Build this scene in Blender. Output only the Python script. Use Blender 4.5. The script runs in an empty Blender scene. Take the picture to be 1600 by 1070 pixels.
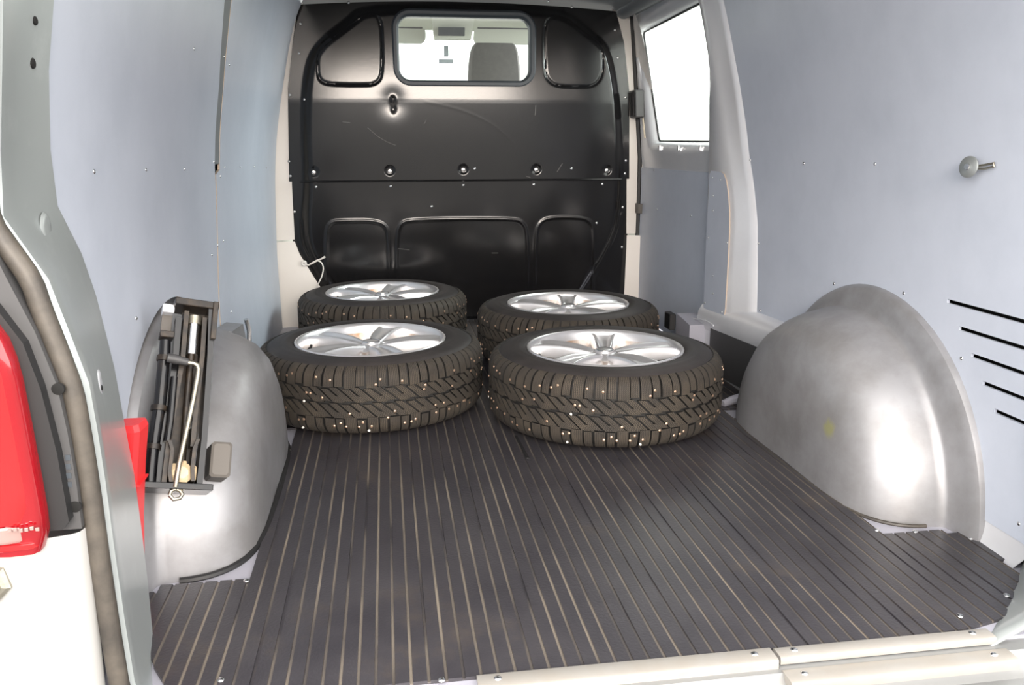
import bpy, bmesh, math, random
import numpy as np
from mathutils import Vector, Matrix
random.seed(7)
PI = math.pi
SC = bpy.context.scene
C = SC.collection
# ------------------------------------------------------------------ camera
IW, IH = 1600, 1070
FPX, YAW, PITCH, ROLL = 1297.2, 0.1478, 0.2310, -0.0025
CAM = Vector((-0.3422, -1.0800, 0.7622))
_f = Vector((math.sin(YAW)*math.cos(PITCH), math.cos(YAW)*math.cos(PITCH), -math.sin(PITCH)))
_r = Vector((math.cos(YAW), -math.sin(YAW), 0)); _u = _r.cross(_f)
RIGHT = _r*math.cos(ROLL) + _u*math.sin(ROLL); UP = _u*math.cos(ROLL) - _r*math.sin(ROLL); FWD = _f
cd = bpy.data.cameras.new('camera'); cam = bpy.data.objects.new('camera', cd); C.objects.link(cam)
cd.sensor_width = 36; cd.lens = FPX/IW*36; cd.clip_start = 0.02
cam.matrix_world = Matrix(((RIGHT.x, UP.x, -FWD.x, CAM.x), (RIGHT.y, UP.y, -FWD.y, CAM.y), (RIGHT.z, UP.z, -FWD.z, CAM.z), (0, 0, 0, 1)))
SC.camera = cam
# ------------------------------------------------------------------ world, lamps, exposure
wd = bpy.data.worlds.new('world'); SC.world = wd; wd.use_nodes = True
bg = wd.node_tree.nodes['Background']; bg.inputs[0].default_value = (1.0, 0.97, 0.94, 1); bg.inputs[1].default_value = 2.3
def area(name, loc, target, sx, sy, power, col):
    l = bpy.data.lights.new(name, 'AREA'); l.shape = 'RECTANGLE'; l.size = sx; l.size_y = sy; l.energy = power; l.color = col
    o = bpy.data.objects.new(name, l); C.objects.link(o); o.location = loc
    o.rotation_euler = (Vector(target)-Vector(loc)).to_track_quat('-Z', 'Y').to_euler(); return o
area('daylight_side', (3.6, 2.3, 2.0), (0.8, 2.1, 0.9), 2.5, 2.5, 170, (0.96, 0.98, 1.0))
area('rear_fill', (-0.25, -3.5, 1.65), (0.0, 2.6, 0.9), 2.7, 0.8, 105, (1.0, 0.88, 0.77))  # added warm fill behind the camera, placed to streak the upper partition
SC.view_settings.view_transform = 'Standard'; SC.view_settings.look = 'None'
SC.view_settings.exposure = 1.15; SC.view_settings.gamma = 1; SC.view_settings.use_curve_mapping = False
# ------------------------------------------------------------------ pixel helpers
def ray(u, v): return RIGHT*((u-IW/2)/FPX) - UP*((v-IH/2)/FPX) + FWD
def U(u, v, axis, val):
    d = ray(u, v); return CAM + d*((val-CAM[axis])/d[axis])
WZ = [-.1, 0, .35, .65, .80, .97, 1.17, 1.30, 1.38]; WX = [.80, .80, .805, .80, .785, .755, .71, .67, .62]
_zz = np.linspace(-.3, 1.6, 951); _k = np.exp(-(np.arange(-60, 61)/26.)**2); _xx = np.convolve(np.pad(np.interp(_zz, WZ, WX), 60, mode='edge'), _k/_k.sum(), 'valid')
def XW(z): return float(np.interp(z, _zz, _xx))
def XD(z): return float(np.interp(z, [0, .7, 1.25, 1.4], [.80, .80, .75, .735]))
def UW(u, v, s, fn=XW):
    x = .8
    for i in range(40):
        q = U(u, v, 0, s*x); x = .5*x + .5*fn(q.z)
    return q
# ------------------------------------------------------------------ materials
MATS = {}
def mat(name, col, rough=.5, metal=0., col2=None, nscale=8., namt=1., bump=0., bscale=60., coat=0., stretch=None, spec=.5, lo=.4, hi=.65):
    m = bpy.data.materials.new(name); m.use_nodes = True; MATS[name] = m
    nt = m.node_tree; b = nt.nodes['Principled BSDF']
    b.inputs['Base Color'].default_value = (*col, 1); b.inputs['Roughness'].default_value = rough; b.inputs['Metallic'].default_value = metal
    b.inputs['Coat Weight'].default_value = coat; b.inputs['Specular IOR Level'].default_value = spec
    tc = nt.nodes.new('ShaderNodeTexCoord'); mp = nt.nodes.new('ShaderNodeMapping'); nt.links.new(tc.outputs['Object'], mp.inputs[0])
    if stretch: mp.inputs['Scale'].default_value = stretch
    if col2:
        n = nt.nodes.new('ShaderNodeTexNoise'); n.inputs['Scale'].default_value = nscale; n.inputs['Detail'].default_value = 6; n.inputs['Roughness'].default_value = .65
        nt.links.new(mp.outputs[0], n.inputs[0])
        mr = nt.nodes.new('ShaderNodeMapRange'); mr.inputs[1].default_value = lo; mr.inputs[2].default_value = hi; mr.inputs[4].default_value = namt
        nt.links.new(n.outputs[0], mr.inputs[0])
        mx = nt.nodes.new('ShaderNodeMix'); mx.data_type = 'RGBA'; mx.inputs[6].default_value = (*col, 1); mx.inputs[7].default_value = (*col2, 1)
        nt.links.new(mr.outputs[0], mx.inputs[0]); nt.links.new(mx.outputs[2], b.inputs['Base Color'])
    if bump:
        n2 = nt.nodes.new('ShaderNodeTexNoise'); n2.inputs['Scale'].default_value = bscale; n2.inputs['Detail'].default_value = 4
        nt.links.new(mp.outputs[0], n2.inputs[0])
        bp = nt.nodes.new('ShaderNodeBump'); bp.inputs['Strength'].default_value = bump; bp.inputs['Distance'].default_value = .004
        nt.links.new(n2.outputs[0], bp.inputs['Height']); nt.links.new(bp.outputs[0], b.inputs['Normal'])
    return m
mat('panel', (.52, .56, .645), .36, 0, (.46, .50, .58), 3.5, .8, .02, 300)
mat('ply_edge', (.46, .37, .29), .7)
mat('body_silver', (.70, .71, .74), .26, .25, (.64, .65, .69), 5, .6)
mat('arch_silver', (.35, .35, .365), .41, .45, (.25, .245, .245), 7, .8, .03, 40)
mat('pillar_paint', (.34, .37, .37), .28, .25, (.42, .45, .45), 12, .5, lo=.55, hi=.7)
mat('warm_lit_silver', (.72, .68, .64), .45)  # body-coloured metal with the warm light put into its colour
mat('black_paint', (.007, .007, .008), .165, 0, (.010, .0096, .010), 9, .8, .015, 90)
mat('black_rubber', (.012, .012, .013), .55)
mat('seal_rubber', (.078, .068, .056), .5, 0, (.036, .032, .028), 14, 1, .1, 50)
mat('dark_grey', (.06, .06, .062), .5)
mat('steel', (.72, .72, .72), .25, 1.)
mat('zinc', (.42, .40, .34), .38, .9, (.28, .25, .19), 40, .8)
mat('alu_strip', (.36, .345, .32), .42, .35, (.34, .31, .27), 18, .6)
mat('sill_paint', (.22, .225, .225), .3, .3, (.19, .195, .195), 6, .6)
mat('ceiling_metal', (.20, .21, .22), .55, .2)
mat('rim_silver', (.70, .70, .72), .30, .72, (.62, .61, .61), 20, .5)
mat('rim_barrel', (.62, .59, .57), .42, .55, (.36, .20, .10), 13, .9, lo=.48, hi=.68)
mat('jack_black', (.005, .005, .006), .20, .0, (.030, .023, .018), 40, .7, lo=.55, hi=.75)
mat('jack_brown', (.014, .011, .009), .40, .2, (.055, .038, .024), 60, .7)
mat('cream_plastic', (.62, .50, .33), .5, 0, (.50, .34, .18), 60, .6)
mat('red_plastic', (.72, .03, .035), .40)
mat('headliner', (.62, .62, .55), .8)
mat('visor', (.52, .52, .46), .8)
mat('seat_cloth', (.12, .108, .105), .8, 0, (.15, .135, .13), 40, .6)
mat('display', (.06, .065, .075), .3)
mat('white_plastic', (.75, .72, .68), .5)
mat('floor_metal', (.40, .40, .46), .45, .2)
mat('concrete', (.10, .098, .095), .8, 0, (.08, .078, .075), 2, .8)
mat('copper', (.55, .38, .27), .35, .8)
mat('pebble', (.80, .78, .72), .7)
mat('cavity', (.004, .004, .004), .9)
mat('body_white', (.40, .40, .39), .25, .15, coat=.4)
mat('bracket_tan', (.12, .11, .10), .6, spec=.25)
mat('disc_grey', (.30, .32, .32), .35, .6)
mat('mirror_flare_grey', (.28, .31, .34), .4)  # windscreen flare put into the colour as a paler grey
mat('gasket', (.05, .06, .072), .5)
mat('stain_olive', (.45, .44, .16), .6)
def glass(name, col, rough=0., alpha=1.):
    m = bpy.data.materials.new(name); m.use_nodes = True; MATS[name] = m; nt = m.node_tree; nt.nodes.clear()
    o = nt.nodes.new('ShaderNodeOutputMaterial'); t = nt.nodes.new('ShaderNodeBsdfTransparent'); g = nt.nodes.new('ShaderNodeBsdfGlossy'); mx = nt.nodes.new('ShaderNodeMixShader')
    t.inputs[0].default_value = (*col, 1); g.inputs['Roughness'].default_value = .03
    mx.inputs[0].default_value = .05; nt.links.new(t.outputs[0], mx.inputs[1]); nt.links.new(g.outputs[0], mx.inputs[2]); nt.links.new(mx.outputs[0], o.inputs[0])
glass('window_glass', (.93, .97, .95))
def lens(name, col):
    m = mat(name, col, .12, 0, coat=1.); b = m.node_tree.nodes['Principled BSDF']; b.inputs['Transmission Weight'].default_value = .25
    return m
lens('lens_red', (.80, .012, .015)); lens('lens_clear', (.36, .24, .22)); lens('lens_dark', (.30, .004, .01))
# tyre rubber: uv-driven sipes
def tread_mat():
    m = mat('tread_rubber', (.036, .030, .024), .72, 0, (.078, .062, .044), 16, .95, lo=.36, hi=.66); nt = m.node_tree; b = nt.nodes['Principled BSDF']
    uv = nt.nodes.new('ShaderNodeUVMap'); w = nt.nodes.new('ShaderNodeTexWave'); w.wave_type = 'BANDS'; w.bands_direction = 'X'
    w.inputs['Scale'].default_value = 68; w.inputs['Distortion'].default_value = 0.
    z = nt.nodes.new('ShaderNodeTexWave'); z.wave_type = 'BANDS'; z.bands_direction = 'Y'; z.wave_profile = 'TRI'; z.inputs['Scale'].default_value = 70
    nt.links.new(uv.outputs[0], z.inputs[0])
    ad = nt.nodes.new('ShaderNodeVectorMath'); ad.operation = 'MULTIPLY_ADD'; ad.inputs[1].default_value = (.0022, 0, 0)
    nt.links.new(z.outputs['Color'], ad.inputs[0]); nt.links.new(uv.outputs[0], ad.inputs[2]); nt.links.new(ad.outputs[0], w.inputs[0])
    mr = nt.nodes.new('ShaderNodeMapRange'); mr.inputs[1].default_value = .05; mr.inputs[2].default_value = .45; nt.links.new(w.outputs['Fac'], mr.inputs[0])
    bp = nt.nodes.new('ShaderNodeBump'); bp.inputs['Strength'].default_value = .9; bp.inputs['Distance'].default_value = .0016
    nt.links.new(mr.outputs[0], bp.inputs['Height']); nt.links.new(bp.outputs[0], b.inputs['Normal'])
    old = b.inputs['Base Color'].links[0].from_socket
    mx = nt.nodes.new('ShaderNodeMix'); mx.data_type = 'RGBA'; mx.inputs[6].default_value = (.016, .013, .011, 1)
    nt.links.new(mr.outputs[0], mx.inputs[0]); nt.links.new(old, mx.inputs[7]); nt.links.new(mx.outputs[2], b.inputs['Base Color'])
tread_mat()
mat('groove_shade_rubber', (.010, .0095, .009), .7)  # dark rubber, with groove shade painted into tread base and block sides
mat('sidewall_rubber', (.021, .018, .018), .58, 0, (.036, .031, .030), 9, .9, .12, 260)
# ribbed mat: dust lies in the grooves (vertex attribute marks the groove bottoms)
def matmat():
    m = mat('mat_rubber', (.029, .027, .032), .37, 0, (.048, .045, .050), 6, .9, .15, 180, lo=.35, hi=.7); nt = m.node_tree; b = nt.nodes['Principled BSDF']
    tc = nt.nodes.new('ShaderNodeTexCoord')
    # brown earth smears
    n = nt.nodes.new('ShaderNodeTexNoise'); n.inputs['Scale'].default_value = 3.2; n.inputs['Detail'].default_value = 8; n.inputs['Roughness'].default_value = .7; nt.links.new(tc.outputs['Object'], n.inputs[0])
    mr = nt.nodes.new('ShaderNodeMapRange'); mr.inputs[1].default_value = .56; mr.inputs[2].default_value = .78; mr.inputs[4].default_value = .6; nt.links.new(n.outputs[0], mr.inputs[0])
    mx = nt.nodes.new('ShaderNodeMix'); mx.data_type = 'RGBA'; mx.inputs[7].default_value = (.105, .080, .055, 1)
    nt.links.new(mr.outputs[0], mx.inputs[0]); nt.links.new(b.inputs['Base Color'].links[0].from_socket, mx.inputs[6])
    at = nt.nodes.new('ShaderNodeAttribute'); at.attribute_name = 'groove'
    mp = nt.nodes.new('ShaderNodeMapping'); mp.inputs['Scale'].default_value = (22, 2.6, 1); nt.links.new(tc.outputs['Object'], mp.inputs[0])
    n2 = nt.nodes.new('ShaderNodeTexNoise'); n2.inputs['Scale'].default_value = 1.; n2.inputs['Detail'].default_value = 5; nt.links.new(mp.outputs[0], n2.inputs[0])
    mr2 = nt.nodes.new('ShaderNodeMapRange'); mr2.inputs[1].default_value = .38; mr2.inputs[2].default_value = .66; nt.links.new(n2.outputs[0], mr2.inputs[0])
    ml = nt.nodes.new('ShaderNodeMath'); ml.operation = 'MULTIPLY'; nt.links.new(at.outputs['Fac'], ml.inputs[0]); nt.links.new(mr2.outputs[0], ml.inputs[1])
    mx2 = nt.nodes.new('ShaderNodeMix'); mx2.data_type = 'RGBA'; mx2.inputs[7].default_value = (.24, .208, .170, 1)
    nt.links.new(ml.outputs[0], mx2.inputs[0]); nt.links.new(mx.outputs[2], mx2.inputs[6]); nt.links.new(mx2.outputs[2], b.inputs['Base Color'])
matmat()
# ------------------------------------------------------------------ mesh helpers
def tag(o, label, cat, group=None, kind=None):
    o['label'] = label; o['category'] = cat
    if group: o['group'] = group
    if kind: o['kind'] = kind
    return o
def struct(o, label, cat): return tag(o, label, cat, kind='structure')
def empty(name, loc=(0, 0, 0), rz=0):
    o = bpy.data.objects.new(name, None); C.objects.link(o); o.location = loc; o.rotation_euler = (0, 0, rz); o.empty_display_size = .05; return o
def link(name, me, parent=None):
    o = bpy.data.objects.new(name, me); C.objects.link(o)
    if parent: o.parent = parent
    return o
def mesh(name, v, f, m, parent=None, smooth=True, angle=35, mats2=None, midx=None):
    me = bpy.data.meshes.new(name); me.from_pydata([tuple(p) for p in v], [], f)
    me.materials.append(MATS[m])
    for k in (mats2 or []): me.materials.append(MATS[k])
    if midx is not None: me.polygons.foreach_set('material_index', midx)
    bm = bmesh.new(); bm.from_mesh(me); bmesh.ops.recalc_face_normals(bm, faces=bm.faces); bm.to_mesh(me); bm.free()
    if smooth:
        me.polygons.foreach_set('use_smooth', [True]*len(me.polygons))
        try: me.set_sharp_from_angle(angle=math.radians(angle))
        except Exception: pass
    me.update()
    return link(name, me, parent)
class B:
    def __init__(s): s.v = []; s.f = []
    def add(s, v, f):
        o = len(s.v); s.v += [Vector(p) for p in v]; s.f += [tuple(i+o for i in q) for q in f]; return s
    def grid(s, rows, closed_u=False, closed_v=False):
        n = len(rows); m = len(rows[0]); v = [p for r in rows for p in r]; f = []
        for i in range(n if closed_v else n-1):
            for j in range(m if closed_u else m-1):
                f.append((i*m+j, i*m+(j+1) % m, ((i+1) % n)*m+(j+1) % m, ((i+1) % n)*m+j))
        return s.add(v, f)
    def loft(s, rows, cap=True):
        s.grid(rows, closed_u=True); o = len(s.v)-len(rows)*len(rows[0]); m = len(rows[0])
        if cap: s.f.append(tuple(o+i for i in reversed(range(m)))); s.f.append(tuple(len(s.v)-m+i for i in range(m)))
        return s
    def box(s, a, b): return s.obox((Vector(a)+Vector(b))/2, Vector((1, 0, 0)), Vector((0, 1, 0)), Vector((0, 0, 1)), [abs(b[i]-a[i])/2 for i in range(3)])
    def obox(s, c, x, y, z, h, bev=None):
        c = Vector(c); e = bev if bev else min(h)*.18
        prof = lambda q: [(-q[0], -q[1]+e), (-q[0]+e, -q[1]), (q[0]-e, -q[1]), (q[0], -q[1]+e), (q[0], q[1]-e), (q[0]-e, q[1]), (-q[0]+e, q[1]), (-q[0], q[1]-e)]
        rows = []
        for w, k in ((-h[2], e), (-h[2]+e, 0), (h[2]-e, 0), (h[2], e)):
            rows.append([c+x*px+y*py+z*w for px, py in prof((h[0]-k, h[1]-k))])
        return s.loft(rows)
    def tube(s, pts, r, n=10, cap=True):
        pts = [Vector(p) for p in pts]; rows = []; nrm = None
        for i, p in enumerate(pts):
            t = (pts[min(i+1, len(pts)-1)]-pts[max(i-1, 0)]).normalized()
            if nrm is None: nrm = t.orthogonal().normalized()
            nrm = (nrm - t*nrm.dot(t)).normalized(); bn = t.cross(nrm); rr = r[i] if isinstance(r, (list, tuple)) else r
            rows.append([p+(nrm*math.cos(2*PI*k/n)+bn*math.sin(2*PI*k/n))*rr for k in range(n)])
        return s.loft(rows, cap)
    def lathe(s, prof, n=48, axis=None, org=(0, 0, 0), a0=0., a1=2*PI, closed=False):
        # prof: (r, h) ; axis default z
        ax = Vector(axis or (0, 0, 1)).normalized(); x = ax.orthogonal().normalized() if axis else Vector((1, 0, 0)); y = ax.cross(x); org = Vector(org)
        full = abs(a1-a0-2*PI) < 1e-6; k = n if full else n+1
        rows = [[org+ax*h+(x*math.cos(a0+(a1-a0)*i/n)+y*math.sin(a0+(a1-a0)*i/n))*r for i in range(k)] for r, h in prof]
        return s.grid(rows, closed_u=full, closed_v=closed)
    def prism(s, poly, d):
        n = len(poly); d = Vector(d); a = [Vector(p) for p in poly]; b = [p+d for p in a]
        return s.add(a+b, [tuple(range(n)), tuple(range(2*n-1, n-1, -1))]+[(i, (i+1) % n, n+(i+1) % n, n+i) for i in range(n)])
    def ob(s, name, m, parent=None, **k): return mesh(name, s.v, s.f, m, parent, **k)
def smooth_poly(p, it=3, closed=True):
    p = [Vector(q) for q in p]
    for _ in range(it):
        o = [] if closed else [p[0]]
        for i in range(len(p) if closed else len(p)-1):
            a, b = p[i], p[(i+1) % len(p)]; o += [a*.75+b*.25, a*.25+b*.75]
        if not closed: o.append(p[-1])
        p = o
    return p
def rrect(cx, cy, hx, hy, r, n=6):
    o = []
    for k, (sx, sy) in enumerate(((1, 1), (-1, 1), (-1, -1), (1, -1))):
        for i in range(n+1):
            a = PI/2*k+PI/2*i/n; o.append((cx+sx*(hx-r)+r*math.cos(a), cy+sy*(hy-r)+r*math.sin(a)))
    return o
def cut(o, cutters):
    """bake boolean differences into o"""
    for c in cutters:
        md = o.modifiers.new('b', 'BOOLEAN'); md.object = c; md.operation = 'DIFFERENCE'; md.solver = 'EXACT'
    dg = bpy.context.evaluated_depsgraph_get(); me = bpy.data.meshes.new_from_object(o.evaluated_get(dg)); o.modifiers.clear(); old = o.data; o.data = me; me.name = o.name
    for c in cutters: bpy.data.objects.remove(c)
    return o
# rivet: one shared dome mesh
_rv = B().lathe([(0.0001, .0016), (.0018, .0014), (.0032, .0006), (.0038, 0), (.0038, -.001)], 12)
def rivet_mesh():
    me = bpy.data.meshes.new('rivet'); me.from_pydata([tuple(p) for p in _rv.v], [], _rv.f); me.materials.append(MATS['steel'])
    me.polygons.foreach_set('use_smooth', [True]*len(me.polygons)); return me
RV = rivet_mesh()
def rivet(parent, p, n, s=1., name='rivet'):
    o = link(name, RV, parent); q = Vector(n).to_track_quat('Z', 'Y')
    o.rotation_mode = 'QUATERNION'; o.rotation_quaternion = q; o.location = Vector(p) - (parent.location if parent else Vector()); o.scale = (s, s, s); return o
# ------------------------------------------------------------------ ground outside, floor
g = B().box((-45, -45, -.66), (45, 45, -.60)).ob('floor', 'concrete'); g.name = 'ground'
struct(g, 'grey concrete hall floor that the van stands on', 'ground')
fl = B().box((-.88, -.02, -.03), (.88, 2.70, -.006)).ob('floor', 'floor_metal'); struct(fl, 'lavender grey steel cargo floor showing beside the rubber mat', 'floor')
# ------------------------------------------------------------------ rubber mat
PITCHR = .0258
def mat_spans(x):
    """list of (y0, y1) covered by mat at lateral x"""
    ax = abs(x)
    front = 2.60 if ax < .55 else 2.60-(ax-.55)*.5
    if x > .775 or x < -.775: 
        return [(.205, .325)] if ax < .797 else []
    rear = float(np.interp(ax, [0, .50, .562, .68, .74, .80], [.0, .0, .004, .032, .085, .175]))
    if x < -.615: rear = float(np.interp(ax, [.60, .67, .70, .74, .80], [.0, .03, .07, .15, .21])); return [(rear, .348), (1.19, front)]
    if x > .617: return [(rear, .338 if x < .75 else .32), (1.17, front if x < .72 else 2.2)]
    return [(rear, front)]
def build_mat():
    V = []; F = []; A = []
    def vert(x, y, z, a): V.append((x, y, z)); A.append(a); return len(V)-1
    k0 = int(-.80/PITCHR)-1; k1 = int(.80/PITCHR)+1
    off = -.2345 % PITCHR
    for k in range(k0, k1):
        xa = k*PITCHR + .0065; gw = .0052
        cols = [(xa, 0., 0), (xa+PITCHR-gw, 0., 0), (xa+PITCHR-gw+.0006, -.0028, 1), (xa+PITCHR-.0006, -.0028, 1), (xa+PITCHR, 0, 0)]
        xm = xa+PITCHR/2
        if abs(xm) > .805: continue
        for (y0, y1) in mat_spans(xm):
            n = max(2, int((y1-y0)/.12)); rows = []
            s0 = mat_spans(xa); s1 = mat_spans(xa+PITCHR)
            for i in range(n+1):
                t = i/n; row = []
                for (x, z, a) in cols:
                    w = (x-xm)/PITCHR
                    ya, yb = y0, y1
                    if y0 < .3 and s0 and s1: ya = y0 + (s1[0][0]-s0[0][0])*w if abs(s1[0][0]-s0[0][0]) < .05 else y0
                    y = ya+(yb-ya)*t
                    wob = .0007*math.sin(y*3.1+k*1.7)+.0005*math.sin(y*9+k)
                    row.append(vert(x+(wob if 0 < i < n else 0)*0, y, z+.0006*math.sin(y*5+k*.9)*0, a))
                rows.append(row)
            for i in range(n):
                for j in range(4): F.append((rows[i][j], rows[i][j+1], rows[i+1][j+1], rows[i+1][j]))
            # end and side skirts give thickness
            for row in (rows[0], rows[n]):
                lo = [vert(V[q][0], V[q][1], -.0058, 0) for q in row]
                for j in range(4): F.append((row[j], row[j+1], lo[j+1], lo[j]))
            for j in (0, 4):
                lo = [vert(V[rows[i][j]][0], V[rows[i][j]][1], -.0058, 0) for i in range(n+1)]
                for i in range(n): F.append((rows[i][j], rows[i+1][j], lo[i+1], lo[i]))
    me = bpy.data.meshes.new('floor_mat'); me.from_pydata(V, [], F); me.materials.append(MATS['mat_rubber'])
    at = me.attributes.new('groove', 'FLOAT', 'POINT'); at.data.foreach_set('value', [float(a) for a in A])
    bm = bmesh.new(); bm.from_mesh(me); bmesh.ops.recalc_face_normals(bm, faces=bm.faces); bm.to_mesh(me); bm.free()
    return me
fm = link('floor_mat', build_mat()); tag(fm, 'black ribbed rubber mat covering the cargo floor, dust in its grooves', 'mat')
for (u, v) in [(452, 704), (432, 758), (412, 828), (385, 907), (345, 1062), (1182, 683), (1275, 757), (1370, 828), (1430, 830), (1517, 841), (1573, 930), (1500, 962), (690, 1062)]:
    p = U(u, v, 2, 0.); rivet(fm, (p.x, p.y, .0008), (0, 0, 1), 1.5, 'screw')
p0, p1 = U(806, 681, 2, .002), U(825, 716, 2, .002); dd = (p1-p0).normalized()
sc = B().obox((p0+p1)/2, dd, Vector((-dd.y, dd.x, 0)), Vector((0, 0, 1)), ((p1-p0).length/2, .0035, .0015)).ob('rubber_strip', 'black_rubber'); tag(sc, 'thin black rubber strip lying on the mat beside a wheel', 'strip')
# ------------------------------------------------------------------ wheel arch housings
def arch(name, s, label):
    prof = [(.616, 0, 0, .76), (.614, .10, .10, .76), (.614, .20, .195, .76), (.620, .285, .270, .76), (.635, .330, .310, .76), (.658, .362, .338, .76), (.690, .382, .357, .76), (.725, .393, .370, .76), (.755, .398, .377, .759), (.770, .400, .380, .758), (.776, .403, .383, .755), (.779, .409, .389, .750), (.781, .420, .402, .740), (.784, .437, .422, .729), (.792, .447, .434, .725), (.803, .451, .439, .725), (.815, .452, .440, .725)]
    rows = []; N = 72
    for x, ra, rb, yc in prof:
        rows.append([Vector((s*x, yc-ra*math.cos(PI*i/N), -.006+rb*1.01*math.sin(PI*i/N))) for i in range(N+1)])
    b = B().grid(rows); o = b.ob(name, 'arch_silver'); struct(o, label, 'wheel arch'); return o
aL = arch('wheel_arch', -1, 'silver painted wheel arch housing under the scissor jack')
aR = arch('wheel_arch', 1, 'silver painted wheel arch housing beside the slotted panel')
def stain(o, p, rad, col):
    m = o.data.materials[0].copy(); m.name = 'arch_silver_stained'; MATS[m.name] = m; o.data.materials[0] = m; nt = m.node_tree; b = nt.nodes['Principled BSDF']
    tc = nt.nodes.new('ShaderNodeTexCoord'); n = nt.nodes.new('ShaderNodeTexNoise'); n.inputs['Scale'].default_value = 45; nt.links.new(tc.outputs['Object'], n.inputs[0])
    ad = nt.nodes.new('ShaderNodeVectorMath'); ad.operation = 'MULTIPLY_ADD'; ad.inputs[1].default_value = (.03, .03, .03); nt.links.new(n.outputs['Color'], ad.inputs[0]); nt.links.new(tc.outputs['Object'], ad.inputs[2])
    di = nt.nodes.new('ShaderNodeVectorMath'); di.operation = 'DISTANCE'; di.inputs[1].default_value = (p[0]+.015, p[1]+.015, p[2]+.015); nt.links.new(ad.outputs[0], di.inputs[0])
    mr = nt.nodes.new('ShaderNodeMapRange'); mr.inputs[1].default_value = rad; mr.inputs[2].default_value = rad*.35; mr.inputs[4].default_value = .6; nt.links.new(di.outputs['Value'], mr.inputs[0])
    mx = nt.nodes.new('ShaderNodeMix'); mx.data_type = 'RGBA'; mx.inputs[7].default_value = (*col, 1); nt.links.new(mr.outputs[0], mx.inputs[0]); nt.links.new(b.inputs['Base Color'].links[0].from_socket, mx.inputs[6]); nt.links.new(mx.outputs[2], b.inputs['Base Color'])
stain(aR, U(1294, 670, 0, .616), .026, (.40, .39, .12))
# black sealing bead round the left arch foot, brown adhesive line at the right one
def arch_bead(s, m, parent, r, z=-.003):
    pts = []
    for x, q in [(.742, .404), (.715, .401), (.685, .390), (.655, .364), (.634, .327), (.622, .277), (.615, .20), (.613, .10), (.612, 0.), (.613, -.10), (.615, -.20), (.622, -.277), (.634, -.327)]:
        pts.append((s*(x-.004), .76-q*.985, z))
    return B().tube(smooth_poly(pts, 2, False), r, 8).ob('sealing_bead', m, parent)
arch_bead(-1, 'black_rubber', aL, .007); arch_bead(1, 'seal_rubber', aR, .004)
# ------------------------------------------------------------------ side walls
def skin(name, s, y0, y1, off, m, z0=-.03, z1=1.40, hole=None):
    zs = np.linspace(z0, z1, 24); b = B()
    for (ya, yb) in ([(y0, y1)] if not hole else hole):
        b.grid([[(s*(XW(z)+off), ya+(yb-ya)*j/8, z) for j in range(9)] for z in zs])
        b.grid([[(s*(XW(z)+off+.006), ya+(yb-ya)*j/8, z) for j in range(9)] for z in zs])
    return b.ob(name, m)
def sheet(name, s, left, right, z0, z1, parent, m='panel', th=.006, fn=XW, n=36, edge='ply_edge', off=0., zs=None):
    """plywood sheet following the wall curve; left/right give y(z) limits"""
    zs = zs if zs is not None else np.linspace(z0, z1, n); L = len(zs); k = 7; v = []; f = []; mi = []
    for d in (0, th):
        for z in zs:
            ya, yb = left(z), right(z)
            for j in range(k): v.append((s*(fn(z)+d+off), ya+(yb-ya)*j/(k-1), z))
    N = L*k
    for d in (0, N):
        for i in range(L-1):
            for j in range(k-1): f.append((d+i*k+j, d+i*k+j+1, d+(i+1)*k+j+1, d+(i+1)*k+j)); mi.append(0)
    for i in range(L-1):
        for j in (0, k-1): f.append((i*k+j, (i+1)*k+j, N+(i+1)*k+j, N+i*k+j)); mi.append(1)
    for j in range(k-1):
        for i in (0, L-1): f.append((i*k+j, i*k+j+1, N+i*k+j+1, N+i*k+j)); mi.append(1)
    return mesh(name, v, f, m, parent, mats2=[edge], midx=mi, smooth=False)
def fint(pts):
    pts = sorted(pts); zs = [p[0] for p in pts]; ys = [p[1] for p in pts]
    return lambda z: float(np.interp(z, zs, ys))
wl = skin('wall_left', -1, .10, 2.66, .045, 'body_silver'); struct(wl, 'silver van side wall lined with blue-grey boards, jack side', 'wall')
rearL = fint([(0, .30), (.10, .31), (.33, .30), (.42, .29), (.49, .27), (.60, .21), (.685, .14), (.76, .12), (.95, .11), (1.36, .09)])
seamR = fint([(.0, 1.20), (.32, 1.235), (.645, 1.305), (.71, 1.285), (.93, 1.272), (1.12, 1.20), (1.36, 1.12)])
seamF = fint([(.0, 1.25), (.32, 1.275), (.70, 1.355), (.93, 1.335), (1.13, 1.287), (1.36, 1.20)])
frontL = fint([(0, 2.49), (.32, 2.505), (.66, 2.57), (.97, 2.585), (1.17, 2.575), (1.36, 2.57)])
pL = sheet('lining_panel', -1, rearL, seamR, .012, 1.36, wl, n=110)
cy = B().prism([(-.9, .725+.462*math.cos(2*PI*i/72), .452*math.sin(2*PI*i/72)) for i in range(72)], (.2, 0, 0)).ob('c', 'ply_edge', smooth=False); cut(pL, [cy])
pL2 = sheet('lining_panel', -1, lambda z: seamR(z)+.012 if z < .70 else seamF(z), frontL, .012, 1.36, wl, n=110)
pS = sheet('seam_strip', -1, lambda z: seamR(z)-.01, lambda z: seamF(z)+.02, .72, 1.36, wl, m='ceiling_metal', off=.0012, th=.004, edge='ceiling_metal')
for (u, v) in [(147, 268), (228, 265), (288, 264), (350, 88), (358, 101), (334, 253), (351, 261), (375, 261), (397, 260), (416, 262), (344, 275), (340, 383), (349, 376), (213, 497), (331, 398), (361, 487), (303, 76)]:
    q = UW(u, v, -1); rivet(wl, (q.x+.0005, q.y, q.z), (1, 0, .05), 1.0)
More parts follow.
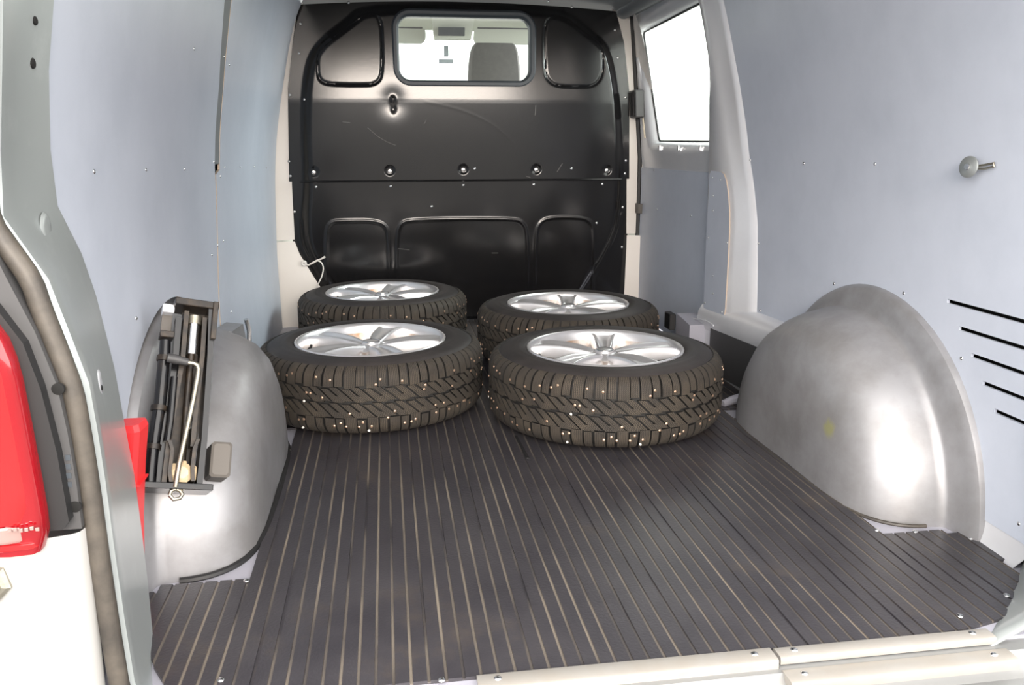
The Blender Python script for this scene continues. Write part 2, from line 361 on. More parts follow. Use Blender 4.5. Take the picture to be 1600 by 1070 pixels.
wr = skin('wall_right', 1, .05, 1.46, .045, 'cavity'); struct(wr, 'van side wall, skin shade-black behind its large blue-grey slotted board', 'wall')  # skin painted near-black to stand for the shade behind the slots
rearR = fint([(0, .16), (.05, .16), (.10, .12), (.3, .10), (1.36, .06)]); frontR = fint([(.0, 1.33), (.25, 1.358), (.53, 1.387), (.74, 1.46), (1.01, 1.493), (1.20, 1.512), (1.36, 1.52)])
pR = sheet('lining_panel', 1, rearR, frontR, .045, 1.36, wr, n=110, edge='panel')
cs = [B().prism([(.7, .725+.449*math.cos(2*PI*i/72), .438*math.sin(2*PI*i/72)) for i in range(72)], (.2, 0, 0)).ob('c', 'panel', smooth=False)]
for (z, ya) in [(.449, .468), (.401, .424), (.355, .379), (.309, .338), (.265, .297)]:
    cs.append(B().box((.78, .145, z-.0042), (.83, ya, z+.0042)).ob('c', 'panel'))
cut(pR, cs)
for (u, v) in [(1256, 255), (1367, 256), (1508, 258), (1303, 443), (1412, 458), (1502, 560), (1592, 818), (1172, 250), (1185, 380), (1188, 485), (1226, 513)]:
    q = UW(u, v, 1); rivet(wr, (q.x-.0005, q.y, q.z), (-1, 0, .05), 1.1)
# metal foot below the right board
rows = [[(.803, .16, .05), (.803, .36, .06)], [(.800, .165, .02), (.800, .355, .02)], [(.790, .18, -.006), (.795, .34, -.006)]]
B().grid(rows).ob('panel_foot', 'body_silver', wr)
# ------------------------------------------------------------------ ceiling
rows = []
for j in range(13):
    x = -.74+1.48*j/12; z = 1.375-.03*(x/.74)**2-.035*max(0, abs(x)-.6)/.14
    rows.append([(x, y, z) for y in np.linspace(-.05, 2.75, 12)])
b = B().grid(rows); rows2 = [[(p[0], p[1], p[2]+.03) for p in r] for r in rows]; b.grid(rows2)
ce = b.ob('ceiling', 'ceiling_metal'); struct(ce, 'dark grey sheet metal roof lining above the partition', 'ceiling')
for s in (-1, 1):
    B().tube([(s*.70, y, 1.335) for y in np.linspace(.0, 2.64, 6)], .035, 12).ob('roof_rail', 'ceiling_metal', ce)
for y in (.9, 1.75):
    B().tube([(x, y, 1.365-.03*(x/.74)**2) for x in np.linspace(-.7, .7, 9)], .018, 10).ob('roof_bow', 'ceiling_metal', ce)
rivet(ce, U(857, 2, 1, 2.5), (0, -1, 0), 1.2)
# ------------------------------------------------------------------ partition (bulkhead)
YB = 2.62
wf = empty('wall_front', (0, YB, 0)); struct(wf, 'black painted steel partition with a small rear-view window', 'wall')
def bx(u, v): q = U(u, v, 1, YB); return (q.x, q.z)
def segdist(X, Z, poly, closed=True):
    d = np.full(X.shape, 9.); n = len(poly)
    for i in range(n if closed else n-1):
        ax, az = poly[i][:2]; bx_, bz = poly[(i+1) % n][:2]; dx, dz = bx_-ax, bz-az; L = dx*dx+dz*dz+1e-12
        t = np.clip(((X-ax)*dx+(Z-az)*dz)/L, 0, 1); d = np.minimum(d, np.hypot(X-ax-t*dx, Z-az-t*dz))
    return d
def inside(X, Z, poly):
    r = np.zeros(X.shape, bool); n = len(poly)
    for i in range(n):
        ax, az = poly[i][:2]; bx_, bz = poly[(i+1) % n][:2]
        c = ((az > Z) != (bz > Z)) & (X < (bx_-ax)*(Z-az)/((bz-az) or 1e-12)+ax); r ^= c
    return r
def pix_poly(px, it=2, closed=True): return [(p.x, p.y) for p in smooth_poly([(*bx(u, v), 0) for u, v in px], it, closed)]
def sstep(a, b, x): t = np.clip((x-a)/(b-a), 0, 1); return t*t*(3-2*t)
BODY = pix_poly([(474, 284), (470, 200), (474, 110), (492, 68), (540, 32), (562, 10), (700, 6), (880, 12), (915, 44), (950, 70), (962, 115), (971, 200), (973, 284), (971, 345), (955, 392), (925, 440), (890, 500), (880, 540), (560, 540), (530, 480), (505, 440), (474, 395), (468, 345)], 2)
TRIL = pix_poly([(497, 118), (498, 80), (520, 62), (560, 34), (578, 22), (595, 30), (597, 70), (597, 118), (588, 133), (560, 134), (520, 133), (504, 130)], 2)
TRIR = pix_poly([(848, 110), (847, 50), (852, 30), (872, 28), (900, 46), (925, 64), (938, 82), (938, 118), (925, 136), (900, 137), (866, 136), (852, 126)], 2)
WIN = [(x, z) for x, z in rrect(.006, 1.163, .277, .128, .05)]
RIBS = [pix_poly([(510, 460), (510, 372), (514, 346), (540, 344), (586, 344), (604, 352), (608, 372), (608, 460)], 2, False),
        pix_poly([(620, 460), (620, 372), (624, 350), (640, 342), (800, 341), (816, 346), (824, 364), (824, 460)], 2, False),
        pix_poly([(836, 455), (836, 368), (842, 346), (860, 339), (905, 339), (922, 345), (928, 364), (928, 455)], 2, False)]
EDGE_L = fint([(0, -.56), (.19, -.668), (.346, -.752), (.62, -.749), (1.0, -.728), (1.20, -.695), (1.30, -.674), (1.36, -.65)])
EDGE_R = fint([(0, .72), (.08, .747), (.35, .752), (.62, .745), (1.0, .728), (1.20, .70), (1.29, .673), (1.36, .65)])
ZSEAM = .622
def height(X, Z):
    base = np.interp(Z, [0, .945, .960, 1.36], [-.032, .0218, .0222, .0165])
    d = segdist(X, Z, BODY); sd = np.where(inside(X, Z, BODY), d, -d)
    h = base + .030*sstep(-.004, .045, sd)
    for T in (TRIL, TRIR):
        dt = segdist(X, Z, T); h -= .0045*np.exp(-(dt/.0042)**2); h -= .002*inside(X, Z, T)
    for R in RIBS:
        dr = segdist(X, Z, R, False); h += .0035*np.exp(-(dr/.0055)**2)
    dx, dz = bx(614, 160)
    r = np.hypot(X-dx, (Z-dz)*1.0); h -= .0050*np.exp(-(r/.05)**2); h += .005*np.exp(-(((X-dx)/.012)**2+((Z-dz-.01)/.014)**2)); h -= .003*np.exp(-(((X-dx)/.010)**2+((Z-dz+.03)/.015)**2))
    for u, v in [(491, 268), (609, 266), (723, 264), (836, 264), (945, 265)]:
        cx_, cz_ = bx(u, v); h -= .005*sstep(.024, .014, np.hypot(X-cx_, Z-cz_))
    # long shallow press line arc
    A = pix_poly([(665, 160), (720, 172), (770, 195), (805, 228)], 2, False); h += .00010*np.exp(-(segdist(X, Z, A, False)/.005)**2)
    # lower flank creases
    for cr in ([(470, 345), (474, 385), (490, 412), (520, 470)], [(972, 335), (966, 370), (945, 410), (915, 455)]):
        h += .004*np.exp(-(segdist(X, Z, pix_poly(cr, 2, False), False)/.006)**2)
    return h
def bulk_part(name, z0, z1, setback):
    step = .0042; nx = int(1.52/step)+1; nz = int((z1-z0)/step)+1
    xs = np.linspace(-.76, .76, nx); zs = np.linspace(z0, z1, nz); X, Z = np.meshgrid(xs, zs); 
    EL = np.array([EDGE_L(z) for z in zs])[:, None]; ER = np.array([EDGE_R(z) for z in zs])[:, None]
    keep = (X >= EL-step) & (X <= ER+step); X = np.clip(X, EL, ER)
    # upper outline follows the roof
    top = 1.352-.03*(X/.74)**2; Z2 = np.minimum(Z, top); keep &= (Z <= top+step)
    H = height(X, Z2)-setback
    keep &= ~inside(X, Z2, rrect(.006, 1.163, .283, .134, .05))
    idx = -np.ones(X.shape, int); v = []; f = []
    for i in range(nz):
        for j in range(nx):
            if keep[i, j]: idx[i, j] = len(v); v.append((X[i, j], -H[i, j], Z2[i, j]))
    for i in range(nz-1):
        for j in range(nx-1):
            q = (idx[i, j], idx[i, j+1], idx[i+1, j+1], idx[i+1, j])
            if min(q) >= 0: f.append(q)
    return mesh(name, v, f, 'black_paint', wf, angle=60)
bulk_part('lower_panel', -.02, ZSEAM+.02, .009); bulk_part('upper_panel', ZSEAM, 1.37, 0.)
# lip at the seam
B().tube([(x, -.0395, ZSEAM) for x in np.linspace(-.70, .70, 20)], .0035, 8).ob('seam_lip', 'black_paint', wf)
# gasket, pane
rows = []
for (g_, yy) in ((-.002, -.046), (.006, -.056), (.018, -.056), (.026, -.048), (.030, -.030), (-.004, -.012), (-.002, -.046)):
    rows.append([(x, yy, z) for x, z in rrect(.006, 1.163, .277+g_, .128+g_, .05+g_, 8)])
B().grid(rows, closed_u=True).ob('window_gasket', 'gasket', wf)
B().prism([(x, -.022-(z-1.163)*.09, z) for x, z in rrect(.006, 1.163, .279, .130, .05)], (0, .004, 0)).ob('pane', 'window_glass', wf, smooth=False)
for u, v in [(491, 268), (609, 266), (723, 264), (836, 264), (945, 265)]:
    x, z = bx(u, v+1); hh = float(height(np.array([x]), np.array([z]))[0])
    bo = B().lathe([(.0001, .009), (.003, .0086), (.0048, .0065), (.0052, .003), (.0075, .0026), (.0085, .001), (.0085, -.003)], 14, axis=(0, -1, 0), org=(x, -hh, z)).ob('bolt', 'steel', wf)
for u, v in [(494.6, 291.4), (610.3, 290.6), (723, 288.9), (832.3, 288), (939, 287.2), (452, 252), (454, 275), (460, 331), (454, 149), (468, 84), (470, 38), (477, 156), (975, 153), (977, 251), (976, 271), (974, 324), (974, 387), (963, 91), (959, 48), (545, 5), (892, 12), (931, 348), (674, 322), (740, 263), (890, 263)]:
    x, z = bx(u, v); hh = float(height(np.array([x]), np.array([z]))[0]) - (.009 if z < ZSEAM else 0)
    o = rivet(wf, (x, YB-hh-.0005, z), (0, -1, 0), 1.6 if v > 240 else 1.5)
mat('bare_scratch', (.16, .155, .15), .5)
for line in ([(575, 200), (584, 208), (593, 215), (605, 222), (618, 227)], [(536, 191), (548, 192)], [(665, 188), (662, 194)], [(834, 165), (833, 181)], [(622, 388), (640, 390)], [(768, 395), (778, 395)], [(820, 275), (827, 277)], [(510, 362), (547, 362)], [(876, 255), (868, 268)]):
    pts = []
    for u, v in line:
        x, z = bx(u, v); hh = float(height(np.array([x]), np.array([z]))[0])-(.009 if z < ZSEAM else 0); pts.append((x, -hh, z))
    if line[0] != (510, 362): B().tube(pts, .0010, 6).ob('scratch', 'bare_scratch', wf)
# filler between roof and partition, B-pillar trims at both sides
for s, nm in ((-1, 'left'), (1, 'right')):
    EF = EDGE_L if s < 0 else EDGE_R
    zs_u = np.linspace(.375, 1.37, 18); zs_l = np.linspace(-.02, .368, 8)
    rows_u = [[(EF(z)+s*-.01, YB+.004, z), (s*(XD(z) if s > 0 else XW(z)+.03), YB-.02 if s < 0 else YB+.01, z), (s*(XW(z)+.06), YB-.10, z)] for z in zs_u]
    rows_l = [[(EF(z)+s*-.01, YB-.002, z), (s*(XW(z)+.02), YB-.03, z), (s*(XW(z)+.06), YB-.10, z)] for z in zs_l]
    t = empty('trim_1' if s < 0 else 'trim_2', (0, 0, 0)); struct(t, 'silver door pillar sheet coloured warm as lit between the lining board and the partition' if s < 0 else 'narrow silver pillar sheet coloured warm as lit between the partition and the sliding door', 'trim')
    B().grid(rows_u).ob('pillar_sheet', 'warm_lit_silver', t); B().grid(rows_l).ob('pillar_foot', 'warm_lit_silver', t)
# ------------------------------------------------------------------ sliding door (right)
d1 = empty('door_1', (.8, 2.2, 0)); struct(d1, 'sliding side door with a bright window and a blue-grey lining board', 'door')
def dl(p): return Vector(p)-d1.location
def dgrid(name, rows, m, **k): return B().grid([[dl(p) for p in r] for r in rows]).ob(name, m, d1, **k)
DY0, DY1 = 1.70, 2.66
# lower board
zs = np.linspace(.0, .672, 10)
v = B(); 
v.grid([[dl((XD(z), y, z)) for y in np.linspace(DY0+.02, 2.615, 6)] for z in zs]); v.grid([[dl((XD(z)+.008, y, z)) for y in np.linspace(DY0+.02, 2.615, 6)] for z in zs])
v.grid([[dl((XD(.672)+d, y, .672)) for y in np.linspace(DY0+.02, 2.615, 6)] for d in (0, .008)])
v.ob('lining_panel', 'panel', d1)
# window opening: outline on the door profile
WO = [(2.445, .815), (2.55, 1.205), (1.725, 1.285), (1.725, .800)]
WO = [UW(1018, 226, 1, XD), UW(992, 52, 1, XD), None, UW(1121, 222, 1, XD)]
WO[0] = Vector((0, WO[0].y, .785)); WO[1] = Vector((0, WO[1].y-.01, 1.245)); WO[2] = Vector((0, 1.722, 1.262)); WO[3] = Vector((0, 1.722, .778))
op = smooth_poly([(p.y, p.z, 0) for p in (WO[0], WO[0]*.9+WO[1]*.1, WO[0]*.1+WO[1]*.9, WO[1], WO[1]*.95+WO[2]*.05, WO[1]*.06+WO[2]*.94, WO[2], WO[2]*.9+WO[3]*.1, WO[2]*.1+WO[3]*.9, WO[3], WO[3]*.94+WO[0]*.06, WO[3]*.05+WO[0]*.95)], 2)
cyy = sum(p.x for p in op)/len(op); czz = sum(p.y for p in op)/len(op)
def grow(p, k): d = Vector((p.x-cyy, p.y-czz)); return (p.x+d.x/abs(d.length)*k, p.y+d.y/abs(d.length)*k)
def clampy(y, z): return (min(max(y, DY0), 2.665), min(max(z, .672), 1.345))
ring = []
for k, off in ((0., .040), (.004, .026), (.012, .014), (.030, .004), (.055, .0), (.085, .006)):
    r = []
    for p in op:
        y, z = grow(p, k) if k < .08 else clampy(*grow(p, .9))
        if k >= .03 and k < .08: y, z = clampy(y, z)
        r.append((XD(z)+off, y, z))
    ring.append(r)
B().grid([[dl(p) for p in r] for r in ring], closed_u=True).ob('window_frame', 'body_silver', d1, angle=40)
B().tube([dl((XD(p.y)+.036, *grow(p, -.001))) for p in op]+[dl((XD(op[0].y)+.036, *grow(op[0], -.001)))], .0045, 8).ob('window_seal', 'black_rubber', d1)
a = [dl((XD(p.y)+.040, *grow(p, .002))) for p in op]; B().prism(a, (.004, 0, 0)).ob('pane', 'window_glass', d1, smooth=False)
# seal along front edge, black
B().tube([dl((XD(z)-.002, 2.632, z)) for z in np.linspace(-.02, 1.33, 12)], .013, 8).ob('door_seal', 'black_rubber', d1)
# latch box, pull cables
q0 = UW(985, 143, 1, XD); q1 = UW(1004, 184, 1, XD)
lb = B().obox(dl(((q0.x+q1.x)/2-.018, 2.585, .945)), Vector((1, 0, 0)), Vector((0, 1, 0)), Vector((-.06, 0, 1)).normalized(), (.02, .048, .058)).ob('latch_box', 'dark_grey', d1)
for yy in (-.022, .0, .022):
    B().obox(dl(((q0.x+q1.x)/2-.039, 2.585+yy, .945)), Vector((1, 0, 0)), Vector((0, 1, 0)), Vector((-.06, 0, 1)).normalized(), (.003, .004, .05)).ob('latch_rib', 'black_rubber', lb)
for yy in (0, -.012):
    B().tube([dl((XD(z)-.002, 2.565+yy-(.89-z)*.18, z)) for z in np.linspace(.89, .80, 5)], .002, 6).ob('pull_cable', 'zinc', d1)
B().obox(dl((.792, 2.612, .49)), Vector((1, 0, 0)), Vector((0, 1, 0)), Vector((0, 0, 1)), (.012, .03, .022)).ob('guide_bracket', 'bracket_tan', d1)
for u, v in [(1022, 266), (1027, 327), (1080, 337), (1118, 305)]:
    q = UW(u, v, 1, XD); o = rivet(d1, (q.x-.0005, q.y, q.z), (-1, 0, 0), 1.0)
for u in (1031, 1060, 1094):
    q = UW(u, 236, 1, XD); B().obox(dl((q.x-.001, q.y, .758)), Vector((1, 0, 0)), Vector((0, 1, 0)), Vector((0, 0, 1)), (.003, .004, .010)).ob('clip', 'steel', d1)
# ------------------------------------------------------------------ C-post behind the sliding door
t3 = empty('trim_3', (0, 0, 0)); struct(t3, 'bright silver post between the sliding door and the slotted board', 'trim')
rows = []
for z in np.linspace(.16, 1.37, 28):
    w = float(np.interp(z, [.16, .25, .53, .74, 1.0, 1.2, 1.37], [1.345, 1.352, 1.385, 1.455, 1.488, 1.507, 1.515]))
    yp = float(np.interp(z, [.16, .25, .55, .70, .80, 1.0, 1.25], [1.475, 1.475, 1.48, 1.54, 1.575, 1.60, 1.60]))
    yf = float(np.interp(z, [.16, .70, .80, 1.0, 1.37], [1.705, 1.73, 1.72, 1.70, 1.70])); xi = XD(z)-.035; xi2 = min(xi, XW(z)-.02)
    rows.append([(XD(z)+.05, yf+.012, z), (XD(z)-.005, yf+.010, z), (xi+.006, yf+.004, z), (xi, yf-.008, z), (xi2-.002, (yf+yp)/2, z), (xi2, yp+.012, z), (xi2+.006, yp-.004, z), (XW(z)*.5+xi2*.5+.004, (w+yp)/2-.012, z), (XW(z)-.002, w+.004, z), (XW(z)+.03, w-.01, z)])
B().grid(rows).ob('post_sheet', 'body_silver', t3, angle=70)
# plywood insert on the post
def post_x(z): xi = XD(z)-.035; return min(xi, XW(z)-.02)-.006
ins = smooth_poly([(1.685, .20, 0), (1.500, .20, 0), (1.497, .45, 0), (1.505, .56, 0), (1.545, .655, 0), (1.60, .685, 0), (1.69, .69, 0), (1.695, .45, 0)], 2)
ins = [(1.688, .205), (1.52, .200), (1.508, .21), (1.500, .235), (1.500, .40), (1.503, .50), (1.512, .56), (1.530, .615), (1.552, .655), (1.575, .675), (1.60, .682), (1.685, .682), (1.698, .67), (1.698, .50), (1.694, .30), (1.692, .215)]
v = [(post_x(z), y, z) for y, z in ins]+[(post_x(z)+.004, y, z) for y, z in ins]; n = len(ins)
# fan from a spine keeps the sheet smooth
f = [tuple(range(n)), tuple(range(2*n-1, n-1, -1))]+[(i, (i+1) % n, n+(i+1) % n, n+i) for i in range(n)]
mesh('post_panel', v, f, 'panel', t3, smooth=False, mats2=['ply_edge'], midx=[0, 0]+[1]*n)
for y, z in [(1.67, .66), (1.60, .655), (1.655, .60), (1.65, .55), (1.68, .455), (1.515, .455), (1.62, .33), (1.61, .27), (1.68, .225), (1.525, .222)]:
    rivet(t3, (post_x(z)-.0008, y, z), (-1, 0, 0), .9)
# ledge running from the post foot to the arch, dark cover and wedge below
rows = []
for y in np.linspace(1.08, 1.72, 12):
    k = float(np.interp(y, [1.08, 1.35, 1.72], [0, .4, 1]))
    rows.append([(.805, y, .262-.02*k), (.785, y, .258-.03*k), (.765, y, .246-.035*k), (.752, y, .225-.035*k), (.748, y, .19-.035*k), (.757, y, .165-.035*k), (.79, y, .15-.035*k)])
B().grid(rows).ob('sill_ledge', 'body_silver', t3)
B().prism([(.752, 1.60, .165), (.752, 1.19, .200), (.752, 1.17, .15), (.752, 1.19, .02), (.752, 1.56, .0), (.752, 1.60, .03)], (.02, 0, 0)).ob('step_cover', 'dark_grey', t3, smooth=False)
B().box((.757, 1.05, -.01), (.80, 1.75, .17)).ob('sill_side', 'body_silver', t3)
B().prism([(.700, 1.66, .150), (.700, 1.80, .165), (.700, 1.80, .06), (.700, 1.66, .03)], (.08, 0, 0)).ob('wedge_block', 'floor_metal', t3, smooth=False)
B().tube([(.742, y, .163+.01*math.sin((y-1.5)*16)) for y in np.linspace(1.55, 1.74, 12)], .003, 8).ob('sill_clip', 'body_silver', t3)
B().obox((.69, 1.84, .13), Vector((1, 0, 0)), Vector((0, 1, 0)), Vector((0, 0, 1)), (.012, .03, .03)).ob('catch', 'black_rubber', t3)
B().tube([(.64, 1.20, .006), (.68, 1.215, .012), (.73, 1.20, .03)], [.010, .014, .014], 10).ob('foot_fillet', 'floor_metal', t3)
# ledge and bracket on the left, in front of the arch
t4 = empty('trim_4', (0, 0, 0)); struct(t4, 'silver folded metal bracket on the left wall just in front of the arch', 'trim')
B().prism([(-.80, 1.13, .30), (-.80, 1.30, .285), (-.80, 1.34, .22), (-.80, 1.34, .05), (-.80, 1.13, .05)], (.045, 0, -.006)).ob('bracket_block', 'arch_silver', t4, smooth=False)
B().tube([(-.752, 1.335, .285), (-.748, 1.345, .25), (-.750, 1.34, .20)], .007, 8).ob('folded_lip', 'steel', t4)
B().prism([(-.80, 1.34, .22), (-.80, 1.62, .10), (-.80, 1.62, .04), (-.80, 1.34, .04)], (.03, 0, 0)).ob('slope_block', 'floor_metal', t4, smooth=False)
# ------------------------------------------------------------------ rear pillars
def pillar(s, name, label):
    Z = [1.40, 1.30, 1.10, .95, .86, .76, .685, .61, .54, .48, .42, .35, .25, .15, .06, .02, -.014]
    fx = [.60, .665, .725, .752, .765, .780, .787, .747, .730, .716, .713, .711, .710, .708, .705, .695, .68]
    ix = [.60, .664, .720, .753, .768, .781, .788, .793, .793, .790, .782, .765, .760, .760, .758, .748, .735]
    iy = [.13, .13, .128, .128, .122, .130, .150, .232, .272, .285, .283, .245, .250, .255, .250, .215, .17]
    if s > 0: iy = [min(q, .13) for q in iy]; iy[-3:] = [.15, .165, .175]; ix[-4:] = [.772, .785, .80, .80]; fx = fx[:-4]+[.700, .680, .645, .575]
    rows = []
    for z, a, c, y in zip(Z, fx, ix, iy):
        row = [(s*(a+.012), -.030, z), (s*(a+.004), -.032, z), (s*(a-.002), -.026, z), (s*(a-.001), -.014, z)]
        for k in (.12, .35, .6, .85, 1.): row.append((s*(a+(c-a)*k+.004*math.sin(PI*k)), -.014+(y+.014)*k, z))
        row.append((s*(c+.012), y+.008, z)); row.append((s*.85, y+.012, z)); rows.append(row)
    # last row turns into the floor corner
    o = B().grid(rows).ob(name, 'pillar_paint'); struct(o, label, 'pillar'); return o, Z, fx
P5, PZ, PX = pillar(-1, 'trim_5', 'grey-green painted rear door pillar beside the red tail light')
P6, _, _ = pillar(1, 'trim_6', 'silver rear door pillar at the corner by the slotted board')
# oval press marks and holes in the left pillar
def on_pillar(z, k):
    a = np.interp(-z, [-q for q in PZ], PX); ix = [.60, .664, .720, .753, .768, .781, .788, .793, .793, .790, .782, .765, .760, .760, .758, .748, .735]; iy = [.13, .13, .128, .128, .122, .130, .150, .232, .272, .285, .283, .245, .250, .255, .250, .215, .17]
    c = np.interp(-z, [-q for q in PZ], ix); y = np.interp(-z, [-q for q in PZ], iy)
    return Vector((-(a+(c-a)*k+.004*math.sin(PI*k)), -.014+(y+.014)*k, z)), Vector((y+.014, (c-a), 0)).normalized()
for z, k, m, rr, nm in [(.915, .66, 'cavity', .005, 'hole'), (.865, .66, 'cavity', .006, 'hole'), (.44, .42, 'body_silver', .020, 'press_mark'), (.66, .60, 'pillar_paint', .018, 'press_mark'), (.437, .40, 'cavity', .004, 'hole')]:
    p, n = on_pillar(z, k)
    B().lathe([(.0001, .0012), (rr*.7, .0012), (rr, .0004), (rr*1.15, -.002)], 18, axis=n, org=p+n*(.0015 if nm == 'hole' else 0)).ob(nm, m, P5)
# weather strip
def weather(s, name, label):
    pts = [(s*(np.interp(-z, [-q for q in PZ], PX)+.007+.003*(z < .6)), -.047, z) for z in np.linspace(1.30, -.04, 40)]
    pts += [(s*.66, -.05, -.075), (s*.55, -.05, -.085)]
    o = B().tube(smooth_poly(pts, 1, False), .0125, 14).ob(name, 'seal_rubber')
    return struct(o, label, 'seal')
weather(-1, 'trim_7', 'brown-grey rubber weather strip along the door pillar by the tail light'); weather(1, 'trim_8', 'rubber weather strip along the door pillar by the slotted board')
# ------------------------------------------------------------------ outer body left, tail light
ob = empty('trim_9', (-.8, -.08, 0)); struct(ob, 'overexposed white outer body corner below the red tail light', 'body')
def ol(p): return Vector(p)-ob.location
def corner_rows(z0, z1, x_in, n=8):
    r = []
    for z in np.linspace(z0, z1, n):
        r.append([ol((x, y, z)) for x, y in ((x_in(z), -.050), (x_in(z)-.004, -.068), (x_in(z)-.012, -.074), (-.772, -.083), (-.79, -.092), (-.802, -.094), (-.84, -.090), (-.90, -.06), (-.93, .0), (-.94, .10))])
    return r
xin = lambda z: -float(np.interp(z, [-.6, .05, .3], [.728, .732, .727]))
B().grid(corner_rows(-.55, .302, xin, 12)).ob('corner_skin', 'body_white', ob, angle=50)
rows = [[ol((x, y, z)) for x, y in ((-.83, -.06), (-.88, -.05), (-.93, .0), (-.94, .10))] for z in np.linspace(.302, 1.35, 8)]
B().grid(rows).ob('quarter_skin', 'body_white', ob)
# grey plastic mount with two holes
MT = [(-.729, .305), (-.7285, .36), (-.731, .43), (-.736, .49), (-.752, .555), (-.775, .62), (-.80, .70), (-.86, .76), (-.86, .305)]
B().prism([ol((x, -.066, z)) for x, z in MT], (0, .02, 0)).ob('lamp_mount', 'dark_grey', ob, smooth=False)
for u, v in [(90, 608), (117, 792)]:
    q = U(u, v, 1, -.067); B().lathe([(.0001, .0003), (.0065, .0003), (.0072, 0), (.0072, -.004)], 18, axis=(0, -1, 0), org=ol(q)).ob('mount_hole', 'cavity', ob)
for i in range(4):
    q = U(106+i*.8, 715+i*14, 1, -.0665); B().obox(ol(q), Vector((1, 0, 0)), Vector((0, 1, 0)), Vector((0, 0, 1)), (.0028, .0005, .0035)).ob('moulded_mark', 'gasket', ob)
# black recess around lamp
RC = [U(u, v, 1, -.072) for u, v in [(128, 830), (112, 700), (92, 600), (68, 560), (40, 500), (0, 470)]]
rec = [(p.x-.004, p.z) for p in RC]+[(-.86, .62), (-.86, .31), (rec_x := RC[0].x-.012, .308)]
B().prism([ol((x, -.082, z)) for x, z in [( -.745, .312), (-.7365, .322), (-.7395, .41), (-.748, .49), (-.760, .545), (-.785, .59), (-.86, .60), (-.86, .312)]], (0, .018, 0)).ob('lamp_recess', 'black_rubber', ob, smooth=False)
tl = empty('tail_light', (-.80, -.10, .42)); tag(tl, 'red tail light with a clear strip at its foot beside the rear door pillar', 'tail light')
def tp(p): return Vector(p)-tl.location
def lensbody(name, xr, z0, z1, m, depth, parent=tl):
    rows = []
    for z in np.linspace(z0, z1, 14):
        t = (z-z0)/(z1-z0); e = .010*(max(0, 1-t/.12)**2+max(0, (t-.9)/.1)**2*1.5); x = xr(z)-e
        rows.append([tp(p) for p in ((x, -.080, z), (x, -.096, z), (x-.006, -.104-depth, z), (x-.03, -.107-depth, z), (-.86, -.100-depth, z), (-.90, -.07-depth, z))])
    return B().grid(rows).ob(name, m, parent, angle=60)
xl = lambda z: float(np.interp(z, [.295, .36, .44, .52, .56, .60], [-.7565, -.7585, -.7615, -.7655, -.775, -.80]))
lensbody('lens', xl, .293, .60, 'lens_dark', .0)
lensbody('red_lens', lambda z: xl(z)-.0075, .333, .592, 'lens_red', .003)
lensbody('red_strip', lambda z: xl(z)-.0075, .301, .309, 'lens_red', .003)
lensbody('clear_lens', lambda z: xl(z)-.019, .310, .331, 'lens_clear', .004)
for i in range(6):
    q = Vector((-.790+.006*i, -.112, .329+.001*math.sin(i*2.))); B().obox(tp(q), Vector((1, 0, 0)), Vector((0, 1, 0)), Vector((0, 0, 1)), (.002, .001, .002)).ob('lens_facet', 'lens_clear', tl)
# rubber buffer at frame edge
bf = B().lathe([(.0001, .02), (.012, .019), (.016, .014), (.017, .008), (.022, .007), (.026, .003), (.026, -.004)], 6, axis=(0, -1, .1), org=(-.830, -.094, .255)).ob('door_buffer', 'zinc', smooth=False)
tag(bf, 'small hexagonal zinc door buffer on the white body corner', 'buffer')
# ------------------------------------------------------------------ rear sill and strips
t10 = B().prism([(-.70, -.006, -.012), (.70, -.006, -.012), (.74, .0, -.25), (-.74, .0, -.25)], (0, .03, 0)).ob('trim_10', 'sill_paint', smooth=False); struct(t10, 'silver body edge below the cargo floor at the door opening', 'sill')
rows = []
for x in np.linspace(-.79, .79, 31):
    ax = abs(x); lift = 0.
    rows.append([(x, .02, -.008+lift), (x, -.045, -.012+lift*1.0), (x, -.060, -.030+lift), (x, -.064, -.050+lift*.9), (x, -.12, -.056+lift*.8), (x, -.14, -.08+lift*.6), (x, -.145, -.30)])
sl = B().grid(rows).ob('trim_11', 'sill_paint', angle=40); struct(sl, 'silver painted rear door sill curving up into the pillars', 'sill')
def strip(name, x0, x1, y0, y1, zt, h, label, lip=.004):
    r = [[(x, y0, zt-h), (x, y0, zt-.001), (x, y0-.002, zt), (x, y1+lip, zt), (x, y1+.001, zt-.0015), (x, y1, zt-.004), (x, y1, zt-h)] for x in np.linspace(x0, x1, 6)]
    o = B().loft(r).ob(name, 'alu_strip', angle=40); tag(o, label, 'strip', 'aluminium strips on the rear sill')
    n = max(2, int((x1-x0)/.16))
    for i in range(n): rivet(o, (x0+.03+(x1-x0-.06)*i/(n-1), (y0+y1)/2+.004, zt), (0, 0, 1), 1.6, 'screw')
    return o
strip('edge_strip', -.236, .222, -.002, -.036, .004, .022, 'long pale aluminium strip along the mat edge with a pinkish front')
strip('edge_strip', .228, .592, -.003, -.030, .003, .012, 'pale aluminium strip along the mat edge ending at the right-hand pillar')
strip('edge_strip', .225, .600, -.040, -.074, -.010, .016, 'lower pale aluminium strip set below the short upper one')
bump = B().box((-.60, -.30, -.10), (.215, -.066, -.052)).ob('step_tread', 'dark_grey'); tag(bump, 'dark ribbed bumper tread below the long aluminium strip', 'bumper')
for i in range(20):
    B().obox((-.58+.04*i, -.16, -.051), Vector((1, 0, 0)), Vector((0, 1, 0)), Vector((0, 0, 1)), (.010, .088, .002)).ob('rib', 'dark_grey', bump)
q = U(1148, 1060, 2, -.05); B().lathe([(.0001, .0022), (.010, .0022), (.012, .001)], 16, org=(q.x, q.y, -.05)).ob('hole', 'cavity', bump)
